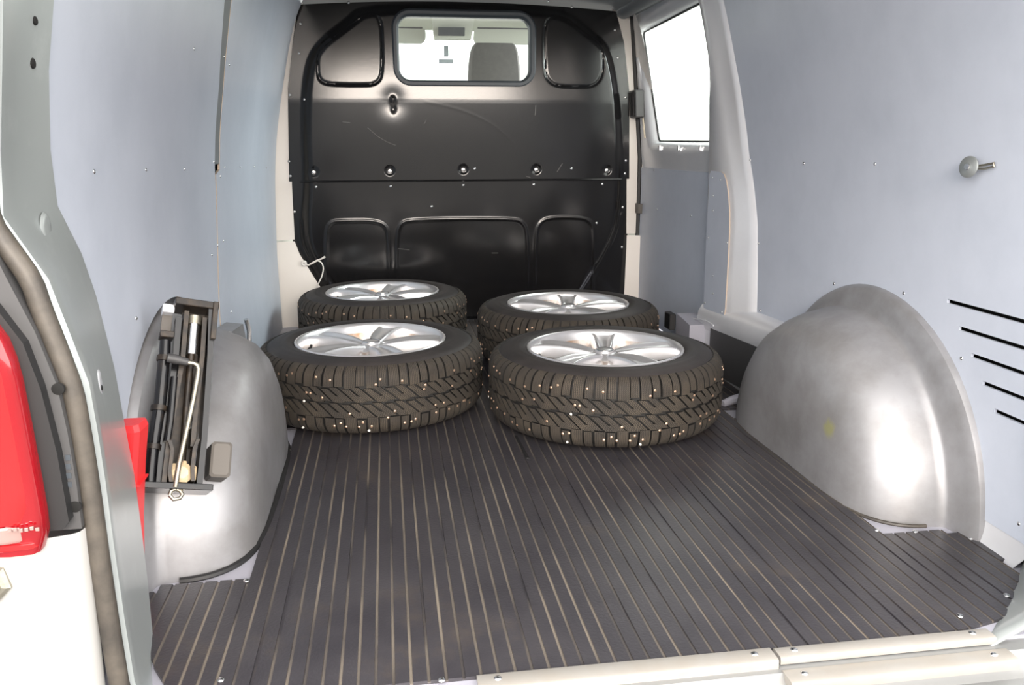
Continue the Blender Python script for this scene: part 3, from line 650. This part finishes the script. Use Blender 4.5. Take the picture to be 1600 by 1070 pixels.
# ------------------------------------------------------------------ wheels
def tyre_profile():
    top = [(.219, .190), (.221, .197), (.226, .2025), (.234, .2062), (.244, .2085), (.252, .2095), (.2535, .2088), (.262, .2092), (.272, .2085), (.274, .2075), (.284, .2052), (.294, .2012), (.296, .1995), (.305, .1945), (.312, .188), (.318, .178), (.322, .166), (.3245, .150), (.3255, .128), (.326, .105)]
    return top+[(r, .21-z) for r, z in reversed(top[:-1])]+[(.219, .02)]
def sur(t, z_list):
    return t
SH_OUT = [(.3338, .150), (.3330, .160), (.3312, .170), (.3275, .180), (.3215, .1885), (.3140, .1952), (.3050, .1985)]
SH_IN = [(.3250, .150), (.3235, .160), (.3215, .170), (.3180, .178), (.3125, .1865), (.3060, .1920), (.2990, .1955)]
def cyl(r, a, z): return (r*math.cos(a), r*math.sin(a), z)
def tread_mesh():
    rnd = random.Random(3); V = []; F = []; UVV = []; MI = []; RR = .334; N = 72; p = 2*PI/N
    def blockgrid(rows_out, rows_in, uvrows):
        o = len(V); n = len(rows_out); m = len(rows_out[0])
        for rows in (rows_out, rows_in):
            for r in rows: V.extend(r)
        for _ in (0, 1):
            for r in uvrows: UVV.extend(r)
        K = n*m
        for i in range(n-1):
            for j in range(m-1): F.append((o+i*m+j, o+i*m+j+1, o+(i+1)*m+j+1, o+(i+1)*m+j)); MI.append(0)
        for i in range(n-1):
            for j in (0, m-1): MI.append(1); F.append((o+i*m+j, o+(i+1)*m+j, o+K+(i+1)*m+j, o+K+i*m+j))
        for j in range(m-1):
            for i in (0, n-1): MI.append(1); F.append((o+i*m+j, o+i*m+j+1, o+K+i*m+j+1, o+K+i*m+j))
    for flip in (0, 1):
        for k in range(N):
            gap = .0060/RR/2; a0 = k*p+gap; a1 = (k+1)*p-gap+(.0025/RR if k % 2 else -.0025/RR); a0 += (.0 if k % 2 == 0 else -.0025/RR)
            zi = .004*((k % 2)*1.0) + .002*math.sin(k*2.1)
            ro, ri, uv = [], [], []
            for q, ((r, z), (r2, z2)) in enumerate(zip(SH_OUT, SH_IN)):
                if q == 0: z -= zi; z2 -= zi
                lean = .010*(q/6.)**2
                zz, zz2 = (z, z2) if not flip else (.21-z, .21-z2); A = [a0+(a1-a0)*j/2+lean for j in range(3)]
                ro.append([cyl(r, a, zz) for a in A]); ri.append([cyl(r2, a, zz2) for a in A]); uv.append([(a*RR, zz) for a in A])
            blockgrid(ro, ri, uv)
        # centre row
        zc0, zc1 = (.1065, .1455) if not flip else (.0635, .1030)
        for k in range(N):
            off = .4*p*flip; sl = -1.05; g0 = .0052/RR/2
            z0 = zc0+(.0040 if k % 2 else 0.)*(1 if not flip else .6); z1 = zc1+(.0015 if k % 2 else -.0025)
            ro, ri, uv = [], [], []
            for i in range(4):
                z = z0+(z1-z0)*i/3; sh = sl*(z-.105)/RR
                tip = .20*p*(1-i/3.)**2 if k % 2 else 0.
                A0 = k*p+off+g0+sh+tip*.3; A1 = (k+1)*p+off-g0+sh-.12*p*(i/3.)**2
                A = [A0+(A1-A0)*j/2 for j in range(3)]; r = .3340-.0004*abs(z-.105)/.04
                ro.append([cyl(r, a, z) for a in A]); ri.append([cyl(.3245, a, z) for a in A]); uv.append([(a*RR*.75+z*.75, z) for a in A])
            blockgrid(ro, ri, uv)
            if k % 2:     # bridge joins the pair at one end
                z = (z0*.8+z1*.2); ro, ri, uv = [], [], []
                for zz in (z0-.003, z0+.013):
                    sh = sl*(zz-.105)/RR; A = [k*p+off+sh-.0045/RR, k*p+off+sh+.0045/RR]
                    ro.append([cyl(.3336, a, zz) for a in A]); ri.append([cyl(.3245, a, zz) for a in A]); uv.append([(a*RR, zz) for a in A])
                blockgrid(ro, ri, uv)
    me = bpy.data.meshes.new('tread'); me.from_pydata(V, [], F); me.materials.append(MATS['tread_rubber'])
    me.materials.append(MATS['groove_shade_rubber']); me.polygons.foreach_set('material_index', MI)
    l = me.uv_layers.new(name='UVMap')
    for lp in me.loops: l.data[lp.index].uv = UVV[lp.vertex_index]
    bm = bmesh.new(); bm.from_mesh(me); bmesh.ops.recalc_face_normals(bm, faces=bm.faces); bm.to_mesh(me); bm.free()
    me.polygons.foreach_set('use_smooth', [True]*len(me.polygons)); me.set_sharp_from_angle(angle=math.radians(30))
    return me
def studs_mesh(kind, seed):
    rnd = random.Random(seed); b = B()
    if kind == 'stud':
        k = 0
        for i in range(130):
            a = 2*PI*(i+rnd.random())/130*1.0
            z = rnd.choice([.155, .160, .166, .172, .040, .047, .053, .060, .138, .128, .075, .118]) + rnd.uniform(-.002, .002)
            r = float(np.interp(abs(z-.105), [.045, .055, .065, .075], [.3338, .3330, .3312, .3275])); n = Vector((math.cos(a), math.sin(a), 0))
            b.lathe([(.0001, .0018), (.0022, .0016), (.0037, .0005), (.0040, -.002)], 8, axis=n, org=n*r+Vector((0, 0, z)))
    else:
        for i in range(9):
            a = rnd.uniform(0, 2*PI) if i > 2 else -PI/2+rnd.uniform(-.5, .4); z = rnd.choice([.104, .062, .147, .03, .17])+rnd.uniform(-.004, .004); n = Vector((math.cos(a), math.sin(a), 0)); s = rnd.uniform(.0018, .0042)
            rows = [[Vector((0, 0, z))+n*(.3325+h)+(n.orthogonal().normalized()*math.cos(t)+n.cross(n.orthogonal().normalized())*math.sin(t))*q*rnd.uniform(.7, 1.2) for t in np.linspace(0, 2*PI, 7)[:-1]] for h, q in ((-.002, s), (.001, s), (.003, s*.5))]
            b.loft(rows)
    return b
def rim_profile():
    return [(.2195, .1900), (.2215, .1960), (.2235, .2010), (.2225, .2050), (.2195, .2062), (.2160, .2050), (.2125, .1985), (.2095, .1900), (.2075, .1780), (.2050, .165), (.2020, .150), (.1960, .125), (.1920, .09), (.1925, .05), (.1990, .025), (.2100, .012), (.2210, .008), (.2235, .012), (.2195, .018)]
def make_wheel(name, loc, rot, label):
    w = empty(name, loc, rot); tag(w, label, 'wheel', 'studded winter wheels lying on the mat'); return w
def spoke_rows(dth=0):
    rows = []
    for t in np.linspace(0, 1, 12):
        r = .034+(.2135-.034)*t
        hw = float(np.interp(t, [0, .12, .3, .6, .85, 1], [.018, .0225, .0260, .0300, .0350, .041]))
        zt = float(np.interp(t, [0, .12, .3, .55, .8, .93, 1], [.190, .194, .1995, .2025, .2015, .1985, .195]))
        groove = float(np.interp(t, [0, .15, .3, .7, .92, 1], [.002, .0045, .009, .011, .008, .003]))
        th = float(np.interp(t, [0, .3, 1], [.045, .040, .034]))
        ed = .0075
        pr = [(-hw-.004, zt-th), (-hw-.002, zt-.010), (-hw, zt-.002), (-hw+ed*.4, zt), (-hw+ed, zt-.0006), (-hw+ed*1.7, zt-groove*.65), (-hw*.35, zt-groove), (0, zt-groove*1.02), (hw*.35, zt-groove), (hw-ed*1.7, zt-groove*.65), (hw-ed, zt-.0006), (hw-ed*.4, zt), (hw, zt-.002), (hw+.002, zt-.010), (hw+.004, zt-th)]
        rows.append([(r, y, z) for y, z in pr])
    return rows
def wheel_proto():
    w = make_wheel('wheel', (0, 0, 0), 0, '')
    prof = tyre_profile(); ty = B().lathe(prof, 144).ob('tyre', 'sidewall_rubber', w, angle=50); ty.data.materials.append(MATS['groove_shade_rubber'])
    for pl in ty.data.polygons: pl.material_index = 1 if math.hypot(pl.center.x, pl.center.y) > .309 else 0
    tr = link('tread', tread_mesh(), w)
    st = studs_mesh('stud', 5).ob('studs', 'copper', w); st['kind'] = 'stuff'
    pb = studs_mesh('pebble', 8).ob('pebbles', 'pebble', w); pb['kind'] = 'stuff'
    rm = B().lathe(rim_profile(), 96).ob('rim_barrel', 'rim_barrel', w, angle=40)
    lip = B().lathe([(.2225, .199), (.2240, .2040), (.2215, .2068), (.2180, .2070), (.2145, .2045), (.2115, .1985), (.2085, .190), (.2065, .178)], 96).ob('rim_lip', 'rim_silver', rm)
    for k in range(5):
        a = PI/2+2*PI*k/5; sp = B().loft(spoke_rows()).ob('spoke', 'rim_silver', w, angle=50); sp.rotation_euler = (0, 0, a)
    hub = B().lathe([(.0001, .190), (.028, .190), (.032, .188), (.040, .184), (.054, .178), (.066, .166), (.072, .140), (.072, .06), (.0001, .06)], 48).ob('hub', 'rim_silver', w, angle=40)
    for k in range(5):
        a = PI/2+2*PI*(k+.5)/5
        B().lathe([(.0140, .1770), (.0128, .1785), (.0112, .1765), (.0105, .165), (.0001, .165)], 18, org=(.056*math.cos(a), .056*math.sin(a), 0)).ob('bolt_hole', 'rim_barrel', hub)
    B().lathe([(.0001, .1985), (.014, .1982), (.024, .1965), (.0275, .194), (.0285, .189)], 36).ob('centre_cap', 'rim_silver', w, angle=30)
    ring = B().lathe([(.0225, .1972), (.0235, .1982), (.0250, .1972), (.0255, .1955)], 36).ob('cap_ring', 'steel', w)
    a = PI/2+2*PI*1.28/5; B().tube([(.197*math.cos(a), .197*math.sin(a), .160), (.188*math.cos(a), .188*math.sin(a), .172), (.185*math.cos(a), .185*math.sin(a), .180)], [.006, .0045, .004], 10).ob('valve_stem', 'black_rubber', w)
    return w
WH = [((.262, 1.172), -.24, 'studded winter wheel by the slotted-board wheel arch, with a spoke pointing at the partition'),
      ((-.4035, 1.385), -.29, 'studded winter wheel lying tight against the jack-side arch, rim turned askew'),
      ((-.3705, 2.240), -.29, 'studded winter wheel lying against the partition below the white cable'),
      ((.305, 1.868), -.20, 'studded winter wheel lying between the partition and the sliding door')]
proto = wheel_proto()
for i, ((x, y), r, lab) in enumerate(WH):
    if i == 0: w = proto
    else:
        w = proto.copy(); C.objects.link(w)
        for ch in list(proto.children):
            c = ch.copy(); C.objects.link(c); c.parent = w
            for g2 in ch.children: d = g2.copy(); C.objects.link(d); d.parent = c
    w.location = (x, y, .0005); w.rotation_euler = (0, 0, r); w['label'] = lab; w['group'] = 'studded winter wheels lying on the mat'
# ------------------------------------------------------------------ scissor jack
JN = Vector((.35, -.8, .45)).normalized(); JP = Vector((-.70, .37, .2))
def J(u, v, c=0.):
    d = ray(u, v); return CAM + d*((JP-CAM).dot(JN)/d.dot(JN)) + JN*c
JA = (J(305, 480)-J(277, 765)).normalized(); JB = JA.cross(JN).normalized()
if JB.x < 0: JB = -JB
jk = empty('scissor_jack', J(275, 768)); tag(jk, 'black folded scissor jack with a crank, standing against the wheel arch', 'jack')
def jl(p): return Vector(p)-jk.location
def jrail(name, pts, w, d, m, c=0., parent=None):
    """flat bar through pixel points, w wide, d deep"""
    P = [J(u, v, c) for u, v in pts]; rows = []
    for p in P: rows.append([jl(p+JB*(sx*w/2)+JN*(sy*d/2)) for sx, sy in ((-1, -1), (1, -1), (1, 1), (-1, 1))])
    return B().loft(rows).ob(name, m, parent or jk, smooth=False)
def jtube(name, pts, r, m, c=0., parent=None, n=12):
    P = [jl(J(u, v, cc if cc is not None else c)) for u, v, cc in [(q if len(q) == 3 else (*q, None)) for q in pts]]
    return B().tube(P, r, n).ob(name, m, parent or jk, angle=40)
# channel: right and left walls, floor
jrail('channel_rail', [(327, 488), (325, 560), (316, 690), (308, 762)], .010, .044, 'jack_black', .004)
jrail('channel_rail', [(290, 490), (284, 560), (262, 690), (254, 758)], .008, .036, 'jack_brown', .0)
jrail('channel_floor', [(308, 486), (304, 560), (288, 690), (280, 762)], .048, .006, 'jack_brown', -.020)
jrail('side_arm', [(279, 497), (274, 560), (255, 690), (246, 757)], .010, .030, 'jack_black', -.008)
jrail('side_arm', [(318, 500), (314, 560), (304, 640), (299, 700)], .008, .030, 'jack_brown', .002)
# top head: plate and folded cheek
jrail('head_plate', [(276, 482), (333, 480)], .010, .055, 'jack_brown', .0) if False else None
B().obox(jl(J(305, 481, .0)), JB, JA, JN, (.038, .0065, .030)).ob('head_plate', 'jack_brown', jk)
B().obox(jl(J(331, 508, .012)), JB, JA, JN, (.0045, .036, .022)).ob('head_cheek', 'jack_brown', jk)
B().obox(jl(J(263, 483, -.006)), JB, JA, JN, (.010, .008, .014)).ob('head_tab', 'body_silver', jk)
B().obox(jl(J(262, 497, -.016)), JB, JA, JN, (.009, .022, .004)).ob('back_tab', 'bracket_tan', jk)
B().obox(jl(J(276, 763, .0)), JB, JA, JN, (.056, .0055, .034)).ob('foot_plate', 'jack_black', jk)
# screw
jtube('screw_collar', [(303, 497), (302, 509)], .0125, 'zinc', .008)
jtube('screw_sleeve', [(302, 509), (298, 556)], .0105, 'steel', .008)
jtube('screw_rod', [(298, 556), (292, 620), (284, 722)], .0062, 'jack_brown', .006)
# tubes of the handle bar
jtube('bar_tube', [(257, 535), (256, 560)], .0095, 'jack_black', .012)
jtube('bar_tube', [(255, 566), (248, 640)], .0105, 'jack_black', .012)
jtube('bar_tube', [(247, 642), (238, 700)], .0105, 'jack_black', .012)
jtube('bar_tube', [(237, 703), (232, 757)], .0110, 'jack_black', .012)
for u, v in [(256, 563), (247, 640), (238, 700)]: jtube('tube_clamp', [(u+.6, v-4), (u-.6, v+4)], .0135, 'jack_brown', .012)
B().obox(jl(J(259, 527, .010)), JB, JA, JN, (.012, .006, .014)).ob('tube_cap', 'jack_brown', jk)
jtube('inner_tube', [(271, 592), (265, 660), (260, 692)], .0068, 'jack_black', .014)
# crank
jtube('crank_grip', [(258, 566), (270, 568), (290, 573)], [.0080, .0085, .0062], 'dark_grey', .032)
jtube('crank', [(288, 573), (298, 574), (304, 577), (306, 583), (305, 592), (298, 630), (287, 680), (276, 728), (270, 765)], .0046, 'zinc', .032)
jtube('crank_eye', [(262, 776), (264, 770), (270, 767), (278, 769), (282, 775), (278, 781), (268, 783), (262, 776)], .0034, 'zinc', .026)
jtube('crank_hook', [(270, 766), (277, 762), (284, 768)], .0042, 'zinc', .028)
B().obox(jl(J(279, 741, .010)), JB, JA, JN, (.0185, .016, .015), .006).ob('nut_block', 'cream_plastic', jk)
jtube('nut_dome', [(287, 722), (285, 732)], [.004, .0085], 'cream_plastic', .012)
B().obox(jl(J(300, 742, .012)), JB, JA, JN, (.0045, .014, .010), .003).ob('nut_washer', 'cream_plastic', jk)
B().obox(jl(J(297, 662, -.012)), JB, JA, JN, (.007, .009, .006)).ob('catch_plate', 'steel', jk)
jrail('lower_cheek', [(306, 690), (300, 705), (297, 735), (298, 755)], .006, .03, 'jack_brown', .014)
jrail('lower_cheek', [(262, 692), (266, 706), (262, 740), (264, 756)], .006, .03, 'jack_brown', .014)
# clip bracket on the arch that holds the jack
bc = J(345, 718, -.030); bk = B().obox(bc, JB, JA, JN, (.018, .032, .036), .004).ob('jack_bracket', 'bracket_tan'); tag(bk, 'small tan metal bracket on the arch beside the jack foot', 'bracket')
rb_ = J(338, 715, -.012); ru = B().obox(rb_-bk.location, JB, JA, JN, (.006, .018, .012)).ob('rubber_pad', 'black_rubber', bk)
kb = J(243, 565, -.06); 
# ------------------------------------------------------------------ red warning triangle case behind the pillar
def rc(u, v, y): return U(u, v, 1, y)
CY = .300
red = empty('warning_triangle_case', (-.775, .31, 0)); tag(red, 'red plastic case standing between the door pillar and the jack', 'case')
def rl(p): return Vector(p)-red.location
rows = []
for (u, v), d in [((236, 985), .018), ((227, 872), .020), ((226, 800), .022), ((229, 715), .024), ((233, 661), .024), ((229, 652), .021)]:
    q = rc(u, v, CY); z = max(q.z, -.004)
    rows.append([rl(p) for p in ((q.x-.010, CY-2*d, z), (q.x-.003, CY-2*d+.006, z), (q.x, CY-.004, z), (q.x-.004, CY, z), (q.x-.034, CY, z), (q.x-.036, CY-2*d+.004, z))])
B().loft(rows).ob('case_body', 'red_plastic', red, angle=25)
q = rc(229, 715, CY); B().obox(rl((q.x-.0185, CY-.024, q.z-.03)), Vector((1, 0, 0)), Vector((0, 1, 0)), Vector((0, 0, 1)), (.0185, .0255, .0015)).ob('case_rim', 'red_plastic', red)
# ------------------------------------------------------------------ disc and hook on the right board
q = UW(1527, 262, 1); dn = Vector((-.85, -.30, .1)).normalized()
hk = empty('disc_bolt', q); tag(hk, 'grey round disc bolted to the slotted board with a small wire clip', 'fastener')
cN = Vector((-1, -.25, .08)).normalized()
B().lathe([(.0001, .026), (.019, .0255), (.0205, .0245), (.0205, .0225), (.019, .0215), (.0001, .0215)], 32, axis=cN).ob('disc', 'disc_grey', hk)
B().lathe([(.0001, .030), (.006, .0298), (.0068, .029), (.0068, .0255)], 6, axis=cN).ob('bolt_head', 'steel', hk, smooth=False)
B().tube([cN*.0 + Vector((.002, 0, 0)), cN*.0215], .005, 10).ob('bolt_shank', 'steel', hk)
B().tube([cN*.016+Vector((0, -.004, .002)), Vector((-.008, -.030, .006)), Vector((-.006, -.052, .010)), Vector((-.006, -.054, .004)), Vector((-.008, -.032, -.001)), cN*.014+Vector((0, -.004, -.002))], .0022, 8).ob('wire_clip', 'zinc', hk)
# ------------------------------------------------------------------ white cable on the partition
Yc = YB-.055
def cb(u, v, y=Yc): return U(u, v, 1, y)
o0 = cb(475, 411); ct = empty('cable', o0); tag(ct, 'thin white cable with a round grommet hanging at the foot of the partition', 'cable')
def cl(p): return Vector(p)-o0
B().lathe([(.004, .006), (.009, .006), (.012, .003), (.012, -.004)], 20, axis=(0, -1, 0), org=(0, 0, 0)).ob('grommet', 'white_plastic', ct)
B().tube([cl(cb(476, 412)), cl(cb(482, 414)), cl(cb(488, 411)), cl(cb(495, 407)), cl(cb(503, 404)), cl(cb(508, 401))], [.004, .003, .0045, .004, .0035, .005], 8).ob('plug_lead', 'white_plastic', ct)
B().tube([cl(p) for p in smooth_poly([cb(495, 407), cb(502, 409), cb(506, 418), cb(503, 432), cb(498, 442), cb(492, 452, Yc+.015)], 3, False)], .0028, 8).ob('lead_loop', 'white_plastic', ct)
# ------------------------------------------------------------------ cab seen through the partition window
rows = []
for x in np.linspace(-.82, .82, 9): rows.append([(x, 2.72, 1.40), (x, 3.2, 1.52-.05*(x/.8)**2), (x, 3.8, 1.53-.05*(x/.8)**2), (x, 4.10, 1.485-.05*(x/.8)**2), (x, 4.16, 1.44-.05*(x/.8)**2)])
b = B().grid(rows); b.grid([[(p[0], p[1], p[2]+.03) for p in r] for r in rows]); hd = b.ob('trim_12', 'headliner'); struct(hd, 'cream cab headliner seen through the partition window', 'headliner')
b = B(); b.grid([[(x, 2.70, z) for z in (-.5, .2)] for x in (-.85, .85)]); b.box((-.85, 2.72, -.55), (.85, 4.9, -.50)); cf = b.ob('trim_13', 'dark_grey'); struct(cf, 'dark cab floor in front of the partition', 'floor')
b = B()
b.box((-.80, 4.35, .35), (.80, 4.75, .62)); ds = b.ob('dashboard', 'dark_grey'); struct(ds, 'dark dashboard below the windscreen', 'dashboard')
def cabvisor(name, u0, u1, v0, v1, label):
    a = U(u0, v0, 1, 3.98); c = U(u1, v1, 1, 4.04); p = rrect((a.x+c.x)/2, (a.z+c.z)/2, abs(c.x-a.x)/2, abs(a.z-c.z)/2, .03)
    o = B().prism([(x, 3.98+.06*((a.z-z)/(a.z-c.z)), z) for x, z in p], (0, .02, 0)).ob(name, 'visor', smooth=False); tag(o, label, 'sun visor', 'cab sun visors')
    B().tube([(a.x+.02, 3.985, a.z-.004), (c.x-.02, 3.985, a.z-.004)], .005, 8).ob('pivot_rod', 'dark_grey', o)
cabvisor('sun_visor', 600, 665, 41, 68, 'cream sun visor in the cab on the side without a headrest'); cabvisor('sun_visor', 741, 845, 42, 70, 'cream sun visor in the cab above the seat headrest')
a = U(674, 32, 1, 3.9); c = U(741, 62, 1, 3.98)
oc = B().prism([(a.x, 3.90, a.z+.03), (c.x, 3.90, a.z+.03), (c.x-.02, 3.97, c.z), (a.x+.02, 3.97, c.z)], (0, .06, 0)).ob('overhead_console', 'headliner', smooth=False); tag(oc, 'cream overhead console with a dark screen between the sun visors', 'console')
a = U(685, 42, 1, 3.905); c = U(726, 56, 1, 3.935); B().prism([(a.x, 3.912, a.z), (c.x, 3.912, a.z), (c.x, 3.938, c.z), (a.x, 3.938, c.z)], (0, .01, 0)).ob('screen', 'display', oc, smooth=False)
st = empty('cab_seat', (.185, 3.0, 0)); tag(st, 'dark cloth cab seat with a high headrest behind the partition window', 'seat')
def seatloft(name, prof, y0, th):
    rows = []
    for x0, x1, z in prof:
        cx_ = (x0+x1)/2-.185; hw = (x1-x0)/2; rows.append([(cx_+hw*a_, y0-3.0+th*b_-(z-1.0)*-.10, z) for a_, b_ in ((-1, .25), (-.9, .05), (-.5, 0), (.5, 0), (.9, .05), (1, .25), (1, .75), (.9, .95), (-.9, .95), (-1, .75))])
    return B().loft(rows).ob(name, 'seat_cloth', st, angle=50)
seatloft('headrest', [(.072, .300, .98), (.062, .308, 1.03), (.061, .309, 1.09), (.066, .305, 1.15), (.075, .298, 1.20), (.084, .290, 1.225), (.095, .278, 1.237)], 2.96, .10)
seatloft('backrest', [(-.06, .43, .30), (-.07, .44, .60), (-.05, .42, .85), (.0, .37, .97), (.03, .34, .985)], 2.98, .13)
B().obox((0, .18, .22), Vector((1, 0, 0)), Vector((0, 1, 0)), Vector((0, 0, 1)), (.25, .26, .09), .04).ob('seat_cushion', 'seat_cloth', st)
B().box((-.2, .0, -.50), (.2, .4, .13)).ob('seat_base', 'dark_grey', st)
st2 = empty('cab_seat', (-.42, 3.0, 0)); tag(st2, 'dark cloth cab seat whose headrest edge just shows at the window side', 'seat')
for ch in st.children: c_ = ch.copy(); C.objects.link(c_); c_.parent = st2
a = U(697, 80, 1, 4.2); mi = B().obox(a, Vector((1, 0, 0)), Vector((0, 1, 0)), Vector((0, 0, 1)), (.014, .02, .03)).ob('rear_view_mirror', 'mirror_flare_grey')
tag(mi, 'small flare-paled grey mirror mount hanging in the windscreen', 'mirror'); B().obox(U(697, 96, 1, 4.19)-mi.location, Vector((1, 0, 0)), Vector((0, 1, 0)), Vector((0, 0, 1)), (.045, .012, .012)).ob('mirror_head', 'mirror_flare_grey', mi)
wsn = B().grid([[(x, 4.16, 1.44-.05*(x/.8)**2) for x in np.linspace(-.8, .8, 9)], [(x, 4.85, .62) for x in np.linspace(-.8, .8, 9)]]).ob('window_2', 'window_glass'); struct(wsn, 'bright windscreen seen through the partition window', 'window')
for s in (-1, 1):
    B().tube([(s*.80, 4.16, 1.40), (s*.83, 4.85, .62), (s*.83, 4.85, -.5)], .04, 8).ob('screen_pillar', 'headliner', hd)
    B().box((s*.84, 2.75, -.5), (s*.86, 4.6, .70)).ob('cab_door', 'headliner', hd)
